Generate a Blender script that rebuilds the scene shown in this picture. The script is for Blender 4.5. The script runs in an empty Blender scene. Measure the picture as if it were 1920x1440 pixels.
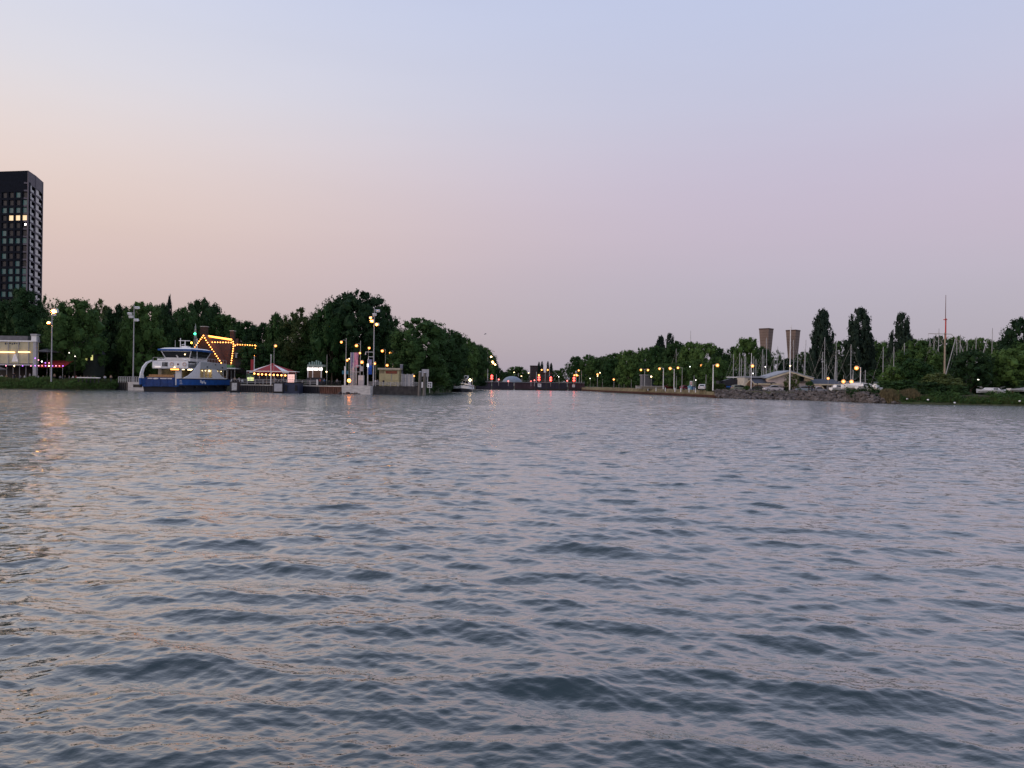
import bpy, bmesh, math, random
import numpy as np
from mathutils import Vector, Matrix
random.seed(7); RNG = np.random.default_rng(7)
S = bpy.context.scene; COL = S.collection
# ------------------------------------------------------------ camera
H = 3.0; F = 1420.0; TH = math.radians(0.8)          # eye height, focal length in photo pixels, slight tilt
CT, ST = math.cos(TH), math.sin(TH)
cd = bpy.data.cameras.new('camera'); cam = bpy.data.objects.new('camera', cd); COL.objects.link(cam)
cd.sensor_width = 36; cd.lens = 36 * F / 1920; cd.clip_start = 0.2; cd.clip_end = 20000
cam.matrix_world = Matrix(((CT, -ST, 0, 0), (0, 0, -1, 0), (ST, CT, 0, H), (0, 0, 0, 1)))
S.camera = cam
# ------------------------------------------------------------ sky
SUN_EL, SUN_AZ = math.radians(1.5), math.radians(-80)   # sun just gone, far to the left
w = bpy.data.worlds.new('World'); S.world = w; w.use_nodes = True
nt = w.node_tree; N = nt.nodes; N.clear(); LK = nt.links.new
out = N.new('ShaderNodeOutputWorld'); bg = N.new('ShaderNodeBackground'); LK(bg.outputs[0], out.inputs[0])
tc = N.new('ShaderNodeTexCoord'); nrm = N.new('ShaderNodeVectorMath'); nrm.operation = 'NORMALIZE'; LK(tc.outputs['Generated'], nrm.inputs[0])
sp = N.new('ShaderNodeSeparateXYZ'); LK(nrm.outputs[0], sp.inputs[0])
def srgb(r, g, b):
    f = lambda c: (c / 255 / 12.92) if c / 255 <= 0.04045 else ((c / 255 + 0.055) / 1.055) ** 2.4
    return (f(r), f(g), f(b), 1)
def ramp(stops):
    rp = N.new('ShaderNodeValToRGB'); el = rp.color_ramp.elements
    rp.color_ramp.interpolation = 'B_SPLINE'
    el[0].position = stops[0][0]; el[0].color = srgb(*stops[0][1]); el[1].position = stops[-1][0]; el[1].color = srgb(*stops[-1][1])
    for p, c in stops[1:-1]:
        e = el.new(p); e.color = srgb(*c)
    LK(sp.outputs['Z'], rp.inputs[0]); return rp
WARM = [(0, (168, 152, 162)), (.06, (184, 163, 168)), (.13, (205, 178, 178)), (.19, (219, 193, 183)), (.265, (226, 208, 203)), (.34, (219, 216, 222)), (.45, (204, 209, 231)), (.65, (192, 200, 228)), (1, (170, 182, 218))]
COOL = [(0, (156, 157, 176)), (.06, (166, 162, 180)), (.13, (179, 171, 190)), (.19, (190, 176, 195)), (.265, (194, 184, 206)), (.34, (192, 192, 214)), (.45, (188, 197, 227)), (.65, (182, 192, 224)), (1, (168, 181, 218))]
rw, rc = ramp(WARM), ramp(COOL)
mr = N.new('ShaderNodeMapRange'); mr.interpolation_type = 'SMOOTHERSTEP'
mr.inputs['From Min'].default_value = -0.80; mr.inputs['From Max'].default_value = 0.48; LK(sp.outputs['X'], mr.inputs['Value'])
mx = N.new('ShaderNodeMix'); mx.data_type = 'RGBA'; LK(mr.outputs[0], mx.inputs[0]); LK(rw.outputs[0], mx.inputs[6]); LK(rc.outputs[0], mx.inputs[7])
nmap = N.new('ShaderNodeMapping'); nmap.inputs['Scale'].default_value = (1.2, 1.2, 9); LK(nrm.outputs[0], nmap.inputs[0])
nz = N.new('ShaderNodeTexNoise'); nz.inputs['Scale'].default_value = 2.2; nz.inputs['Detail'].default_value = 5; LK(nmap.outputs[0], nz.inputs[0])
nm = N.new('ShaderNodeMapRange'); nm.inputs['From Min'].default_value = .3; nm.inputs['From Max'].default_value = .7; nm.inputs['To Min'].default_value = .99; nm.inputs['To Max'].default_value = 1.01; LK(nz.outputs[0], nm.inputs[0])
vm = N.new('ShaderNodeVectorMath'); vm.operation = 'SCALE'; LK(mx.outputs[2], vm.inputs[0]); LK(nm.outputs[0], vm.inputs['Scale'])
sky = N.new('ShaderNodeTexSky'); sky.sky_type = 'NISHITA'; sky.sun_disc = False; sky.sun_elevation = SUN_EL; sky.sun_rotation = SUN_AZ
sv = N.new('ShaderNodeVectorMath'); sv.operation = 'SCALE'; sv.inputs['Scale'].default_value = 0.05; LK(sky.outputs[0], sv.inputs[0])
ad = N.new('ShaderNodeVectorMath'); ad.operation = 'ADD'; LK(vm.outputs[0], ad.inputs[0]); LK(sv.outputs[0], ad.inputs[1])
LK(ad.outputs[0], bg.inputs[0]); bg.inputs[1].default_value = 1.0
sd = bpy.data.lights.new('sun', 'SUN'); sd.energy = 0.9; sd.angle = math.radians(24); sd.color = (1, .78, .68)
sun = bpy.data.objects.new('sun', sd); COL.objects.link(sun); sun.rotation_euler = Vector((-.88, -.34, .30)).to_track_quat('Z', 'Y').to_euler()
vs = S.view_settings; vs.view_transform = 'Standard'; vs.look = 'None'; vs.gamma = 1; vs.exposure = 0; vs.use_curve_mapping = False
# ------------------------------------------------------------ where things stand
def hor(px): return 720 + (px - 960) * ST / CT
def at(px, py, D):
    dx, dy = px - 960, py - 720
    return Vector((D / F * (dx * CT + dy * ST), D, H + D / F * (dx * ST - dy * CT)))
def P(px, D, z):
    dx = px - 960; dy = (dx * ST - (z - H) * F / D) / CT
    return Vector((D / F * (dx * CT + dy * ST), D, z))
# ------------------------------------------------------------ materials
MATS = {}
def mat(name, col, rough=.6, metal=0, var=.18, scale=1.5, bump=0.0, bscale=12, emit=None, es=0, spec=.4, streak=1.0, trans=0, alpha=1):
    if name in MATS: return MATS[name]
    m = bpy.data.materials.new(name); m.use_nodes = True; t = m.node_tree; b = t.nodes['Principled BSDF']
    b.inputs['Roughness'].default_value = rough; b.inputs['Metallic'].default_value = metal
    b.inputs['Specular IOR Level'].default_value = spec
    tcx = t.nodes.new('ShaderNodeTexCoord')
    if var:
        mp = t.nodes.new('ShaderNodeMapping'); mp.inputs['Scale'].default_value = (1, 1, 1 / streak); t.links.new(tcx.outputs['Object'], mp.inputs[0])
        n = t.nodes.new('ShaderNodeTexNoise'); n.inputs['Scale'].default_value = scale; n.inputs['Detail'].default_value = 6; t.links.new(mp.outputs[0], n.inputs[0])
        r = t.nodes.new('ShaderNodeValToRGB'); r.color_ramp.elements[0].position = .3; r.color_ramp.elements[1].position = .7
        r.color_ramp.elements[0].color = tuple(c * (1 - var) for c in col) + (1,); r.color_ramp.elements[1].color = tuple(min(1, c * (1 + var)) for c in col) + (1,)
        t.links.new(n.outputs[0], r.inputs[0]); t.links.new(r.outputs[0], b.inputs['Base Color'])
    else: b.inputs['Base Color'].default_value = tuple(col) + (1,)
    if bump:
        n2 = t.nodes.new('ShaderNodeTexNoise'); n2.inputs['Scale'].default_value = bscale; n2.inputs['Detail'].default_value = 4; t.links.new(tcx.outputs['Object'], n2.inputs[0])
        bp = t.nodes.new('ShaderNodeBump'); bp.inputs['Strength'].default_value = bump; bp.inputs['Distance'].default_value = .1
        t.links.new(n2.outputs[0], bp.inputs['Height']); t.links.new(bp.outputs[0], b.inputs['Normal'])
    if emit: b.inputs['Emission Color'].default_value = tuple(emit) + (1,); b.inputs['Emission Strength'].default_value = es
    if trans: b.inputs['Transmission Weight'].default_value = trans
    if alpha < 1: b.inputs['Alpha'].default_value = alpha
    MATS[name] = m; return m
def leafmat(name, a, b_):
    m = bpy.data.materials.new(name); m.use_nodes = True; t = m.node_tree; b = t.nodes['Principled BSDF']
    oi = t.nodes.new('ShaderNodeObjectInfo'); g = t.nodes.new('ShaderNodeNewGeometry')
    n = t.nodes.new('ShaderNodeTexNoise'); n.inputs['Scale'].default_value = .55; n.inputs['Detail'].default_value = 5; t.links.new(g.outputs['Position'], n.inputs[0])
    ad = t.nodes.new('ShaderNodeMath'); ad.operation = 'MULTIPLY_ADD'; ad.inputs[1].default_value = .6; t.links.new(oi.outputs['Random'], ad.inputs[0]); t.links.new(n.outputs[0], ad.inputs[2])
    sb = t.nodes.new('ShaderNodeMath'); sb.operation = 'SUBTRACT'; sb.inputs[1].default_value = .3; t.links.new(ad.outputs[0], sb.inputs[0])
    r = t.nodes.new('ShaderNodeValToRGB'); r.color_ramp.elements[0].position = .2; r.color_ramp.elements[1].position = .8
    r.color_ramp.elements[0].color = tuple(a) + (1,); r.color_ramp.elements[1].color = tuple(b_) + (1,)
    t.links.new(sb.outputs[0], r.inputs[0]); t.links.new(r.outputs[0], b.inputs['Base Color'])
    b.inputs['Roughness'].default_value = .75; b.inputs['Specular IOR Level'].default_value = .15
    MATS[name] = m; return m
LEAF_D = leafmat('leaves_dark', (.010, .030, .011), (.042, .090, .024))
LEAF_M = leafmat('leaves_mid', (.018, .052, .014), (.074, .135, .032))
LEAF_O = leafmat('leaves_olive', (.035, .055, .018), (.085, .115, .035))
LEAF_P = leafmat('leaves_poplar', (.010, .022, .016), (.026, .046, .028))
BARK = mat('bark', (.09, .07, .055), .9, bump=.4)
LAND = mat('ground', (.09, .095, .06), .95, var=.35, scale=.15, bump=.5, bscale=2)
PAVE = mat('paving', (.22, .2, .18), .9, var=.2, scale=.6, bump=.2)
CONC = mat('concrete', (.52, .49, .45), .85, var=.22, scale=.8, bump=.3, streak=.4)
CONCD = mat('wet_concrete', (.07, .062, .055), .7, var=.4, scale=1.2, bump=.3)
RUST = mat('rusty_steel', (.10, .045, .03), .8, var=.45, scale=1.1, bump=.3)
BLACKS = mat('black_steel', (.018, .018, .022), .55, var=.3)
NAVY = mat('navy_steel', (.02, .03, .06), .5, var=.3)
WHITE = mat('white_paint', (.80, .79, .77), .4, var=.08, scale=2)
GREYP = mat('grey_paint', (.36, .36, .37), .5, var=.15)
GALV = mat('galvanised_steel', (.42, .42, .40), .45, .3, var=.15)
MASTM = mat('mast_aluminium', (.42, .42, .42), .5, .2, var=.1)
BLUE = mat('blue_hull_paint', (.018, .090, .31), .35, var=.25, scale=.7, bump=.05)
HULLB = mat('black_hull_paint', (.012, .014, .02), .5, var=.4, scale=.8, bump=.1)
DULLW = mat('weathered_white_paint', (.48, .47, .46), .5, var=.2)
WOOD = mat('timber', (.34, .19, .085), .8, var=.3, scale=3, bump=.3)
WOODG = mat('weathered_timber', (.13, .12, .105), .9, var=.35, scale=2, bump=.5, streak=4)
BRICKM = mat('brickwork', (.075, .042, .032), .9, var=.35, scale=5, bump=.4, bscale=20)
TILE = mat('roof_tiles', (.12, .055, .038), .8, var=.35, scale=3, bump=.6, bscale=9)
RED = mat('red_canvas', (.30, .022, .025), .7, var=.15)
REDP = mat('red_paint', (.45, .03, .025), .45, var=.1)
GLASSD = mat('dark_glass', (.012, .018, .02), .06, var=.1, spec=.6)
TYRE = mat('rubber', (.015, .015, .015), .85, var=.1)
REDL = mat('red_leaves', (.1, .02, .02), .8)
def em(name, col, s, base=(.5, .5, .5)): return mat(name, base, .5, var=0, emit=col, es=s)
L_SOD = em('sodium_light', (1, .46, .13), 12)
L_WARM = em('warm_light', (1, .66, .30), 12)
L_STRONG = em('flood_light', (1, .42, .10), 110)
L_GLARE = em('glaring_flood_light', (1, .40, .09), 1300)
L_WHITE = em('white_light', (1, .95, .9), 9)
L_BULB = em('festoon_bulb_light', (1, .34, .06), 8)
L_BAR = em('amber_tube_light', (1, .30, .02), 5)
L_RED = em('red_signal_light', (1, .045, .025), 6)
L_RED2 = em('red_lamp_light', (1, .16, .13), 3.5)
L_ORANGE = em('orange_beacon_light', (1, .26, .03), 14)
L_GREEN = em('green_signal_light', (.02, .9, .4), 5)
L_PURP = em('purple_light', (.45, .12, 1), 3)
L_PINK = em('pink_light', (1, .3, .45), 3)
L_SIGN = em('amber_display', (1, .34, .01), 3)
L_WIN = em('lit_window', (1, .68, .30), .9)
L_WINY = em('yellow_lit_window', (.95, .9, .25), .7)
L_SALOON = em('saloon_light', (1, .75, .4), 6)
L_TUBE = em('tube_light', (1, .55, .2), 4)
L_HALO = mat('lamp_halo_glow', (.5, .35, .2), .3, var=0, emit=(1, .30, .035), es=1.5, alpha=.6)  # translucent glowing shell that imitates the orange halo around a lamp
# ------------------------------------------------------------ mesh builder
class MB:
    def __init__(s): s.v = []; s.f = []; s.mi = []; s.cur = 0
    def add(s, vs, fs):
        o = len(s.v); s.v += [tuple(v) for v in vs]
        for f in fs: s.f.append(tuple(i + o for i in f)); s.mi.append(s.cur)
        return s
    def box(s, x0, x1, y0, y1, z0, z1):
        return s.add([(x0, y0, z0), (x1, y0, z0), (x1, y1, z0), (x0, y1, z0), (x0, y0, z1), (x1, y0, z1), (x1, y1, z1), (x0, y1, z1)],
                     [(0, 3, 2, 1), (4, 5, 6, 7), (0, 1, 5, 4), (1, 2, 6, 5), (2, 3, 7, 6), (3, 0, 4, 7)])
    def cyl(s, a, b, r0, r1=None, n=8, cap=True):
        a, b = Vector(a), Vector(b); r1 = r0 if r1 is None else r1
        d = (b - a).normalized(); u = d.orthogonal().normalized(); w_ = d.cross(u)
        vs = [a + (u * math.cos(t) + w_ * math.sin(t)) * r0 for t in [2 * math.pi * i / n for i in range(n)]]
        vs += [b + (u * math.cos(t) + w_ * math.sin(t)) * r1 for t in [2 * math.pi * i / n for i in range(n)]]
        fs = [(i, (i + 1) % n, n + (i + 1) % n, n + i) for i in range(n)]
        if cap: fs += [tuple(range(n))[::-1], tuple(range(n, 2 * n))]
        return s.add(vs, fs)
    def tube(s, pts, r, n=6):
        for a, b in zip(pts, pts[1:]): s.cyl(a, b, r, r, n)
        return s
    def ball(s, c, r, n=8, m=5, sz=1):
        c = Vector(c); vs = [c + Vector((0, 0, r * sz))]; fs = []
        for j in range(1, m):
            ph = math.pi * j / m
            for i in range(n):
                t = 2 * math.pi * i / n; vs.append(c + Vector((math.sin(ph) * math.cos(t) * r, math.sin(ph) * math.sin(t) * r, math.cos(ph) * r * sz)))
        vs.append(c - Vector((0, 0, r * sz))); L = len(vs) - 1
        for i in range(n):
            fs.append((0, 1 + i, 1 + (i + 1) % n)); b = 1 + (m - 2) * n; fs.append((L, b + (i + 1) % n, b + i))
        for j in range(m - 2):
            for i in range(n):
                a = 1 + j * n; fs.append((a + i, a + n + i, a + n + (i + 1) % n, a + (i + 1) % n))
        return s.add(vs, fs)
    def xz(s, poly, y0, y1):      # polygon in the x-z plane with thickness in y
        n = len(poly); vs = [(x, y0, z) for x, z in poly] + [(x, y1, z) for x, z in poly]
        return s.add(vs, [tuple(range(n)), tuple(range(n, 2 * n))[::-1]] + [(i, n + i, n + (i + 1) % n, (i + 1) % n) for i in range(n)])
    def yz(s, poly, x0, x1):
        n = len(poly); vs = [(x0, y, z) for y, z in poly] + [(x1, y, z) for y, z in poly]
        return s.add(vs, [tuple(range(n))[::-1], tuple(range(n, 2 * n))] + [(i, (i + 1) % n, n + (i + 1) % n, n + i) for i in range(n)])
    def xy(s, poly, z0, z1):
        n = len(poly); vs = [(x, y, z0) for x, y in poly] + [(x, y, z1) for x, y in poly]
        return s.add(vs, [tuple(range(n))[::-1], tuple(range(n, 2 * n))] + [(i, (i + 1) % n, n + (i + 1) % n, n + i) for i in range(n)])
    def loft(s, rings):
        n = len(rings[0]); vs = [p for r in rings for p in r]; fs = []
        for j in range(len(rings) - 1):
            for i in range(n): fs.append((j * n + i, j * n + (i + 1) % n, (j + 1) * n + (i + 1) % n, (j + 1) * n + i))
        fs += [tuple(range(n))[::-1], tuple(range((len(rings) - 1) * n, len(rings) * n))]
        return s.add(vs, fs)
    def build(s, name, m, parent=None, loc=None, smooth=False):
        me = bpy.data.meshes.new(name); me.from_pydata(s.v, [], s.f)
        for mm in (m if isinstance(m, (list, tuple)) else [m]): me.materials.append(mm)
        if isinstance(m, (list, tuple)): me.polygons.foreach_set('material_index', s.mi)
        bm = bmesh.new(); bm.from_mesh(me); bmesh.ops.recalc_face_normals(bm, faces=bm.faces); bm.to_mesh(me); bm.free()
        if smooth: me.polygons.foreach_set('use_smooth', [True] * len(me.polygons))
        o = bpy.data.objects.new(name, me); COL.objects.link(o)
        if parent: o.parent = parent
        if loc is not None: o.location = loc
        return o
def tag(o, label, cat, group=None):
    o['label'] = label; o['category'] = cat
    if group: o['group'] = group
    return o
def thing(name, label, cat, loc, rotz=0, group=None):
    o = bpy.data.objects.new(name, None); COL.objects.link(o); o.location = loc; o.rotation_euler = (0, 0, rotz); o.empty_display_size = .3
    return tag(o, label, cat, group)
def struct(o, kind='structure'): o['kind'] = kind; return o
def kids(o): return [c for c in bpy.data.objects if c.parent == o]
KIDS = {}
def dup(root, loc, rotz=0, scale=None, label=None, group=None, name=None):
    if root not in KIDS:
        KIDS[root] = [(c, kids(c)) for c in kids(root)]
    r = root.copy(); COL.objects.link(r); r.location = loc; r.rotation_euler = (0, 0, rotz)
    if name: r.name = name
    if scale: r.scale = scale
    if label: r['label'] = label
    if group: r['group'] = group
    for c, gs in KIDS[root]:
        d = c.copy(); COL.objects.link(d); d.parent = r
        for g in gs: h = g.copy(); COL.objects.link(h); h.parent = d
    return r
ORD = 'first second third fourth fifth sixth seventh eighth ninth tenth eleventh twelfth thirteenth fourteenth fifteenth sixteenth seventeenth eighteenth nineteenth twentieth'.split()
TENS = ['', '', 'twenty', 'thirty', 'forty', 'fifty']
def ordw(i):
    if i < 20: return ORD[i]
    a, b = divmod(i + 1, 10); return (TENS[a] + '-' + ORD[b - 1]) if b else {20: 'twentieth', 30: 'thirtieth', 40: 'fortieth', 50: 'fiftieth'}[i + 1]
# ============================================================ water: a real wave surface
def water():
    rmin, rmax = 4.0, 560.0; nr, na = 1400, 600
    r = rmin * (rmax / rmin) ** (np.linspace(0, 1, nr) ** 1.0)
    az = np.radians(np.linspace(-44, 44, na))
    R, A = np.meshgrid(r, az, indexing='ij'); X = R * np.sin(A); Y = R * np.cos(A)
    cell = R * math.log(rmax / rmin) / nr
    Z = np.zeros_like(X); DX = np.zeros_like(X); DY = np.zeros_like(X)
    g = np.random.default_rng(3); n = 260
    lam = np.where(g.random(n) < .66, 0.075 * (.75 / 0.075) ** g.random(n), .7 * (2.2 / .7) ** g.random(n)); k = 2 * math.pi / lam
    th = math.radians(-97) + g.normal(0, 1, n) * np.where(lam > .6, math.radians(20), math.radians(33)); ph = g.random(n) * 6.283
    s = np.sqrt(2 * WAVE_MSS / n) * np.where(lam > 2, .8, 1) * g.uniform(.6, 1.4, n)
    patch = .8 + .35 * np.sin(X * .021 + Y * .013 + 1) * np.sin(Y * .034 - X * .009) + .2 * np.sin(X * .11 + 2) * np.sin(Y * .09 + X * .03)
    for i in range(n):
        wt = np.clip((lam[i] / cell - 2.0) / 1.2, 0, 1)
        rows = np.nonzero(wt[:, 0] > 0)[0]
        if len(rows) == 0: continue
        q = slice(0, rows[-1] + 1)
        kx, ky = k[i] * math.cos(th[i]), k[i] * math.sin(th[i])
        a = s[i] / k[i] * wt[q] * patch[q]; p = kx * X[q] + ky * Y[q] + ph[i]
        Z[q] += a * np.sin(p); c = np.cos(p) * a * .75
        DX[q] += c * math.cos(th[i]); DY[q] += c * math.sin(th[i])
    V = np.stack([X + DX, Y + DY, Z], -1).reshape(-1, 3)
    idx = np.arange(nr * na).reshape(nr, na)
    Fq = np.stack([idx[:-1, :-1], idx[:-1, 1:], idx[1:, 1:], idx[1:, :-1]], -1).reshape(-1, 4)
    me = bpy.data.meshes.new('water'); me.vertices.add(len(V)); me.vertices.foreach_set('co', V.astype('f').ravel())
    me.loops.add(Fq.size); me.loops.foreach_set('vertex_index', Fq[:, ::-1].ravel()); me.polygons.add(len(Fq))
    me.polygons.foreach_set('loop_start', np.arange(len(Fq)) * 4)
    me.polygons.foreach_set('use_smooth', np.ones(len(Fq), bool)); me.update(calc_edges=True)
    m = bpy.data.materials.new('harbour_water'); m.use_nodes = True; t = m.node_tree; b = t.nodes['Principled BSDF']; L = t.links.new
    g_ = t.nodes.new('ShaderNodeNewGeometry')
    def noise(sc, st, det=3):
        mp = t.nodes.new('ShaderNodeMapping'); mp.inputs['Scale'].default_value = (st, 1, 1); L(g_.outputs['Position'], mp.inputs[0])
        q = t.nodes.new('ShaderNodeTexNoise'); q.inputs['Scale'].default_value = sc; q.inputs['Detail'].default_value = det; L(mp.outputs[0], q.inputs[0]); return q
    n1 = noise(7, .6); n2 = noise(2.6, .3, 5)
    ln = t.nodes.new('ShaderNodeVectorMath'); ln.operation = 'LENGTH'; L(g_.outputs['Position'], ln.inputs[0])
    far = t.nodes.new('ShaderNodeMapRange'); far.inputs['From Min'].default_value = 10; far.inputs['From Max'].default_value = 45; L(ln.outputs['Value'], far.inputs[0])
    b1 = t.nodes.new('ShaderNodeBump'); b1.inputs['Strength'].default_value = 1; b1.inputs['Distance'].default_value = .018; L(n1.outputs[0], b1.inputs['Height'])
    b2 = t.nodes.new('ShaderNodeBump'); b2.inputs['Distance'].default_value = .25; gu = noise(.022, .4, 3); gm = t.nodes.new('ShaderNodeMapRange'); gm.inputs['From Min'].default_value = .35; gm.inputs['From Max'].default_value = .65; gm.inputs['To Min'].default_value = .55; gm.inputs['To Max'].default_value = 1; L(gu.outputs[0], gm.inputs[0]); ml = t.nodes.new('ShaderNodeMath'); ml.operation = 'MULTIPLY'; L(gm.outputs[0], ml.inputs[0]); L(far.outputs[0], ml.inputs[1]); L(ml.outputs[0], b2.inputs['Strength']); L(n2.outputs[0], b2.inputs['Height']); L(b1.outputs[0], b2.inputs['Normal'])
    rg = t.nodes.new('ShaderNodeMapRange'); rg.inputs['From Min'].default_value = 30; rg.inputs['From Max'].default_value = 190; rg.inputs['To Min'].default_value = .06; rg.inputs['To Max'].default_value = .15; L(ln.outputs['Value'], rg.inputs[0])
    t.nodes.remove(b); om = t.nodes['Material Output']
    gl = t.nodes.new('ShaderNodeBsdfGlossy'); gl.inputs['Color'].default_value = (.95, .94, .905, 1); L(rg.outputs[0], gl.inputs['Roughness']); L(b2.outputs[0], gl.inputs['Normal'])
    df = t.nodes.new('ShaderNodeBsdfDiffuse'); df.inputs['Color'].default_value = (.012, .030, .034, 1)
    lw = t.nodes.new('ShaderNodeLayerWeight'); lw.inputs['Blend'].default_value = .5; L(b2.outputs[0], lw.inputs['Normal'])
    fr = t.nodes.new('ShaderNodeValToRGB'); fr.color_ramp.interpolation = 'B_SPLINE'; e = fr.color_ramp.elements; e[0].position = 0; e[0].color = (.03, .03, .03, 1); e[1].position = 1; e[1].color = (.93, .93, .93, 1)
    for p_, c_ in FRES: q = e.new(p_); q.color = (c_, c_, c_, 1)
    L(lw.outputs['Facing'], fr.inputs[0]); mxs = t.nodes.new('ShaderNodeMixShader'); L(fr.outputs[0], mxs.inputs[0]); L(df.outputs[0], mxs.inputs[1]); L(gl.outputs[0], mxs.inputs[2]); L(mxs.outputs[0], om.inputs['Surface'])
    me.materials.append(m); o = bpy.data.objects.new('water', me); COL.objects.link(o); struct(o)
WAVE_MSS = 0.031
FRES = ((.3, .05), (.45, .115), (.58, .25), (.7, .45), (.82, .68))
water()
# ============================================================ land
GZ = 2.0
def land(name, shore, m=LAND, back=True, z=GZ, skirt=-1.5):
    mb = MB(); mb.xy([(p.x, p.y) for p in shore], skirt, z); return struct(mb.build(name, m))
def sh(px, D): return P(px, D, 0)
LS = [(-700, 195), (0, 192), (150, 195), (218, 205), (256, 203), (256.5, 219.5), (438, 219.5), (438, 196), (520, 193), (648, 186), (785, 190), (800, 198), (824, 222), (842, 250), (852, 282), (874, 330), (893, 392)]
land('left_bank_ground', [sh(*q) for q in LS] + [Vector((sh(893, 392).x, 460, 0)), Vector((-30, 2500, 0)), Vector((-2500, 2500, 0)), Vector((-2500, 195, 0))])
RS = [(1088, 392), (1140, 341), (1200, 291), (1275, 245), (1350, 208), (1400, 196), (1500, 190), (1600, 174.5), (1640, 165), (1750, 158), (1920, 154), (2600, 150)]
land('right_bank_ground', [sh(*q) for q in RS] + [Vector((2500, 150, 0)), Vector((2500, 2500, 0)), Vector((60, 2500, 0)), Vector((sh(1088, 392).x, 460, 0))])
land('lock_ground', [Vector((-31, 470, 0)), Vector((60, 470, 0)), Vector((62, 2400, 0)), Vector((-32, 2400, 0))], z=1.8)
# ============================================================ trees
def crown_np(seed, prof, nl, nleaf, ls, lr=(.2, .32), core=.78, holes=0):
    """normalised crown: z 0..1, radius prof(z) (max .5). returns verts, quads/tris"""
    g = np.random.default_rng(seed); C = []; Rr = []
    while len(C) < nl:
        z = g.random() ** .85; a = g.random() * 6.283; pr = prof(z); rr = pr * math.sqrt(g.uniform(.05, 1)) 
        lrd = g.uniform(*lr) * max(.35, pr * 2)
        rr = max(0, min(rr, pr - lrd * .6))
        C.append((rr * math.cos(a), rr * math.sin(a), min(max(z, lrd * .5), 1 - lrd * .75))); Rr.append(lrd)
    C = np.array(C); Rr = np.array(Rr)
    wgt = Rr ** 2; wgt /= wgt.sum(); nt_ = nleaf // 9; li = g.choice(nl, nt_, p=wgt)
    d = g.normal(size=(nt_, 3)); d[:, 2] = d[:, 2] * .9 + .2; d /= np.linalg.norm(d, axis=1)[:, None]
    tc_ = C[li] + d * (Rr[li] * g.uniform(.72, 1.12, nt_) ** 1)[:, None]
    ti = g.integers(0, nt_, nleaf)
    pos = tc_[ti] + g.normal(0, ls * 1.5, (nleaf, 3)) * np.array([1, 1, .7])
    nrm = d[ti] + g.normal(0, .55, (nleaf, 3)); nrm /= np.linalg.norm(nrm, axis=1)[:, None]
    t = np.cross(nrm, g.normal(size=(nleaf, 3))); t /= np.linalg.norm(t, axis=1)[:, None]; bt = np.cross(nrm, t)
    sz = ls * 1.12 * g.uniform(.6, 1.4, nleaf)[:, None]; bt = bt * .7
    Q = np.stack([pos - t * sz, pos - bt * sz, pos + t * sz, pos + bt * sz], 1).reshape(-1, 3)
    mb = MB()
    for c, r_ in zip(C, Rr):
        if g.random() > holes: mb.ball(c, r_ * core, 7, 5)
    cv = np.array(mb.v).reshape(-1, 3); cv = cv + g.normal(0, .017, cv.shape)
    V = np.concatenate([Q, cv]); fs = [tuple(range(4 * i, 4 * i + 4)) for i in range(nleaf)] + [tuple(j + 4 * nleaf for j in f) for f in mb.f]
    return V, fs
def proto_tree(seed, prof, nl, nleaf, ls, leaf, z0=.14, lr=(.2, .32), core=.78, holes=0, trunk=.022):
    root = thing('tree', '', 'tree', (0, -500, -100))
    V, fs = crown_np(seed, prof, nl, nleaf, ls, lr, core, holes)
    V[:, 2] = z0 + V[:, 2] * (1 - z0)
    me = bpy.data.meshes.new('crown'); me.from_pydata(V.tolist(), [], fs); me.materials.append(leaf)
    o = bpy.data.objects.new('crown', me); COL.objects.link(o); o.parent = root
    t = MB(); g = random.Random(seed); t.cyl((0, 0, -.02), (0.01, 0, z0 + .3), trunk, trunk * .5, 8)
    for i in range(6):
        a = i * 1.05 + g.random(); z = z0 + g.uniform(.02, .3); rr = .6 * prof(min(1, z + .1))
        t.cyl((0, 0, z - .06), (rr * math.cos(a), rr * math.sin(a), z + .16), trunk * .45, trunk * .12, 5)
    t.build('trunk', BARK, root); return root
dome = lambda z: .5 * math.sqrt(max(0.02, 1 - (max(0, z - .38) / .62) ** 2.2)) * (.72 + .28 * min(1, z / .3))
egg = lambda z: .5 * max(.08, math.sin(math.pi * min(1, (z * .86 + .14))) ** .6)
pop = lambda z: .5 * max(.22, min(1, z / .12 + .6) * (1 - .42 * z) * (1 - z ** 8) ** .6)
wide = lambda z: .5 * math.sqrt(max(.03, 1 - (z - .25) ** 2 / .60))
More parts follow.
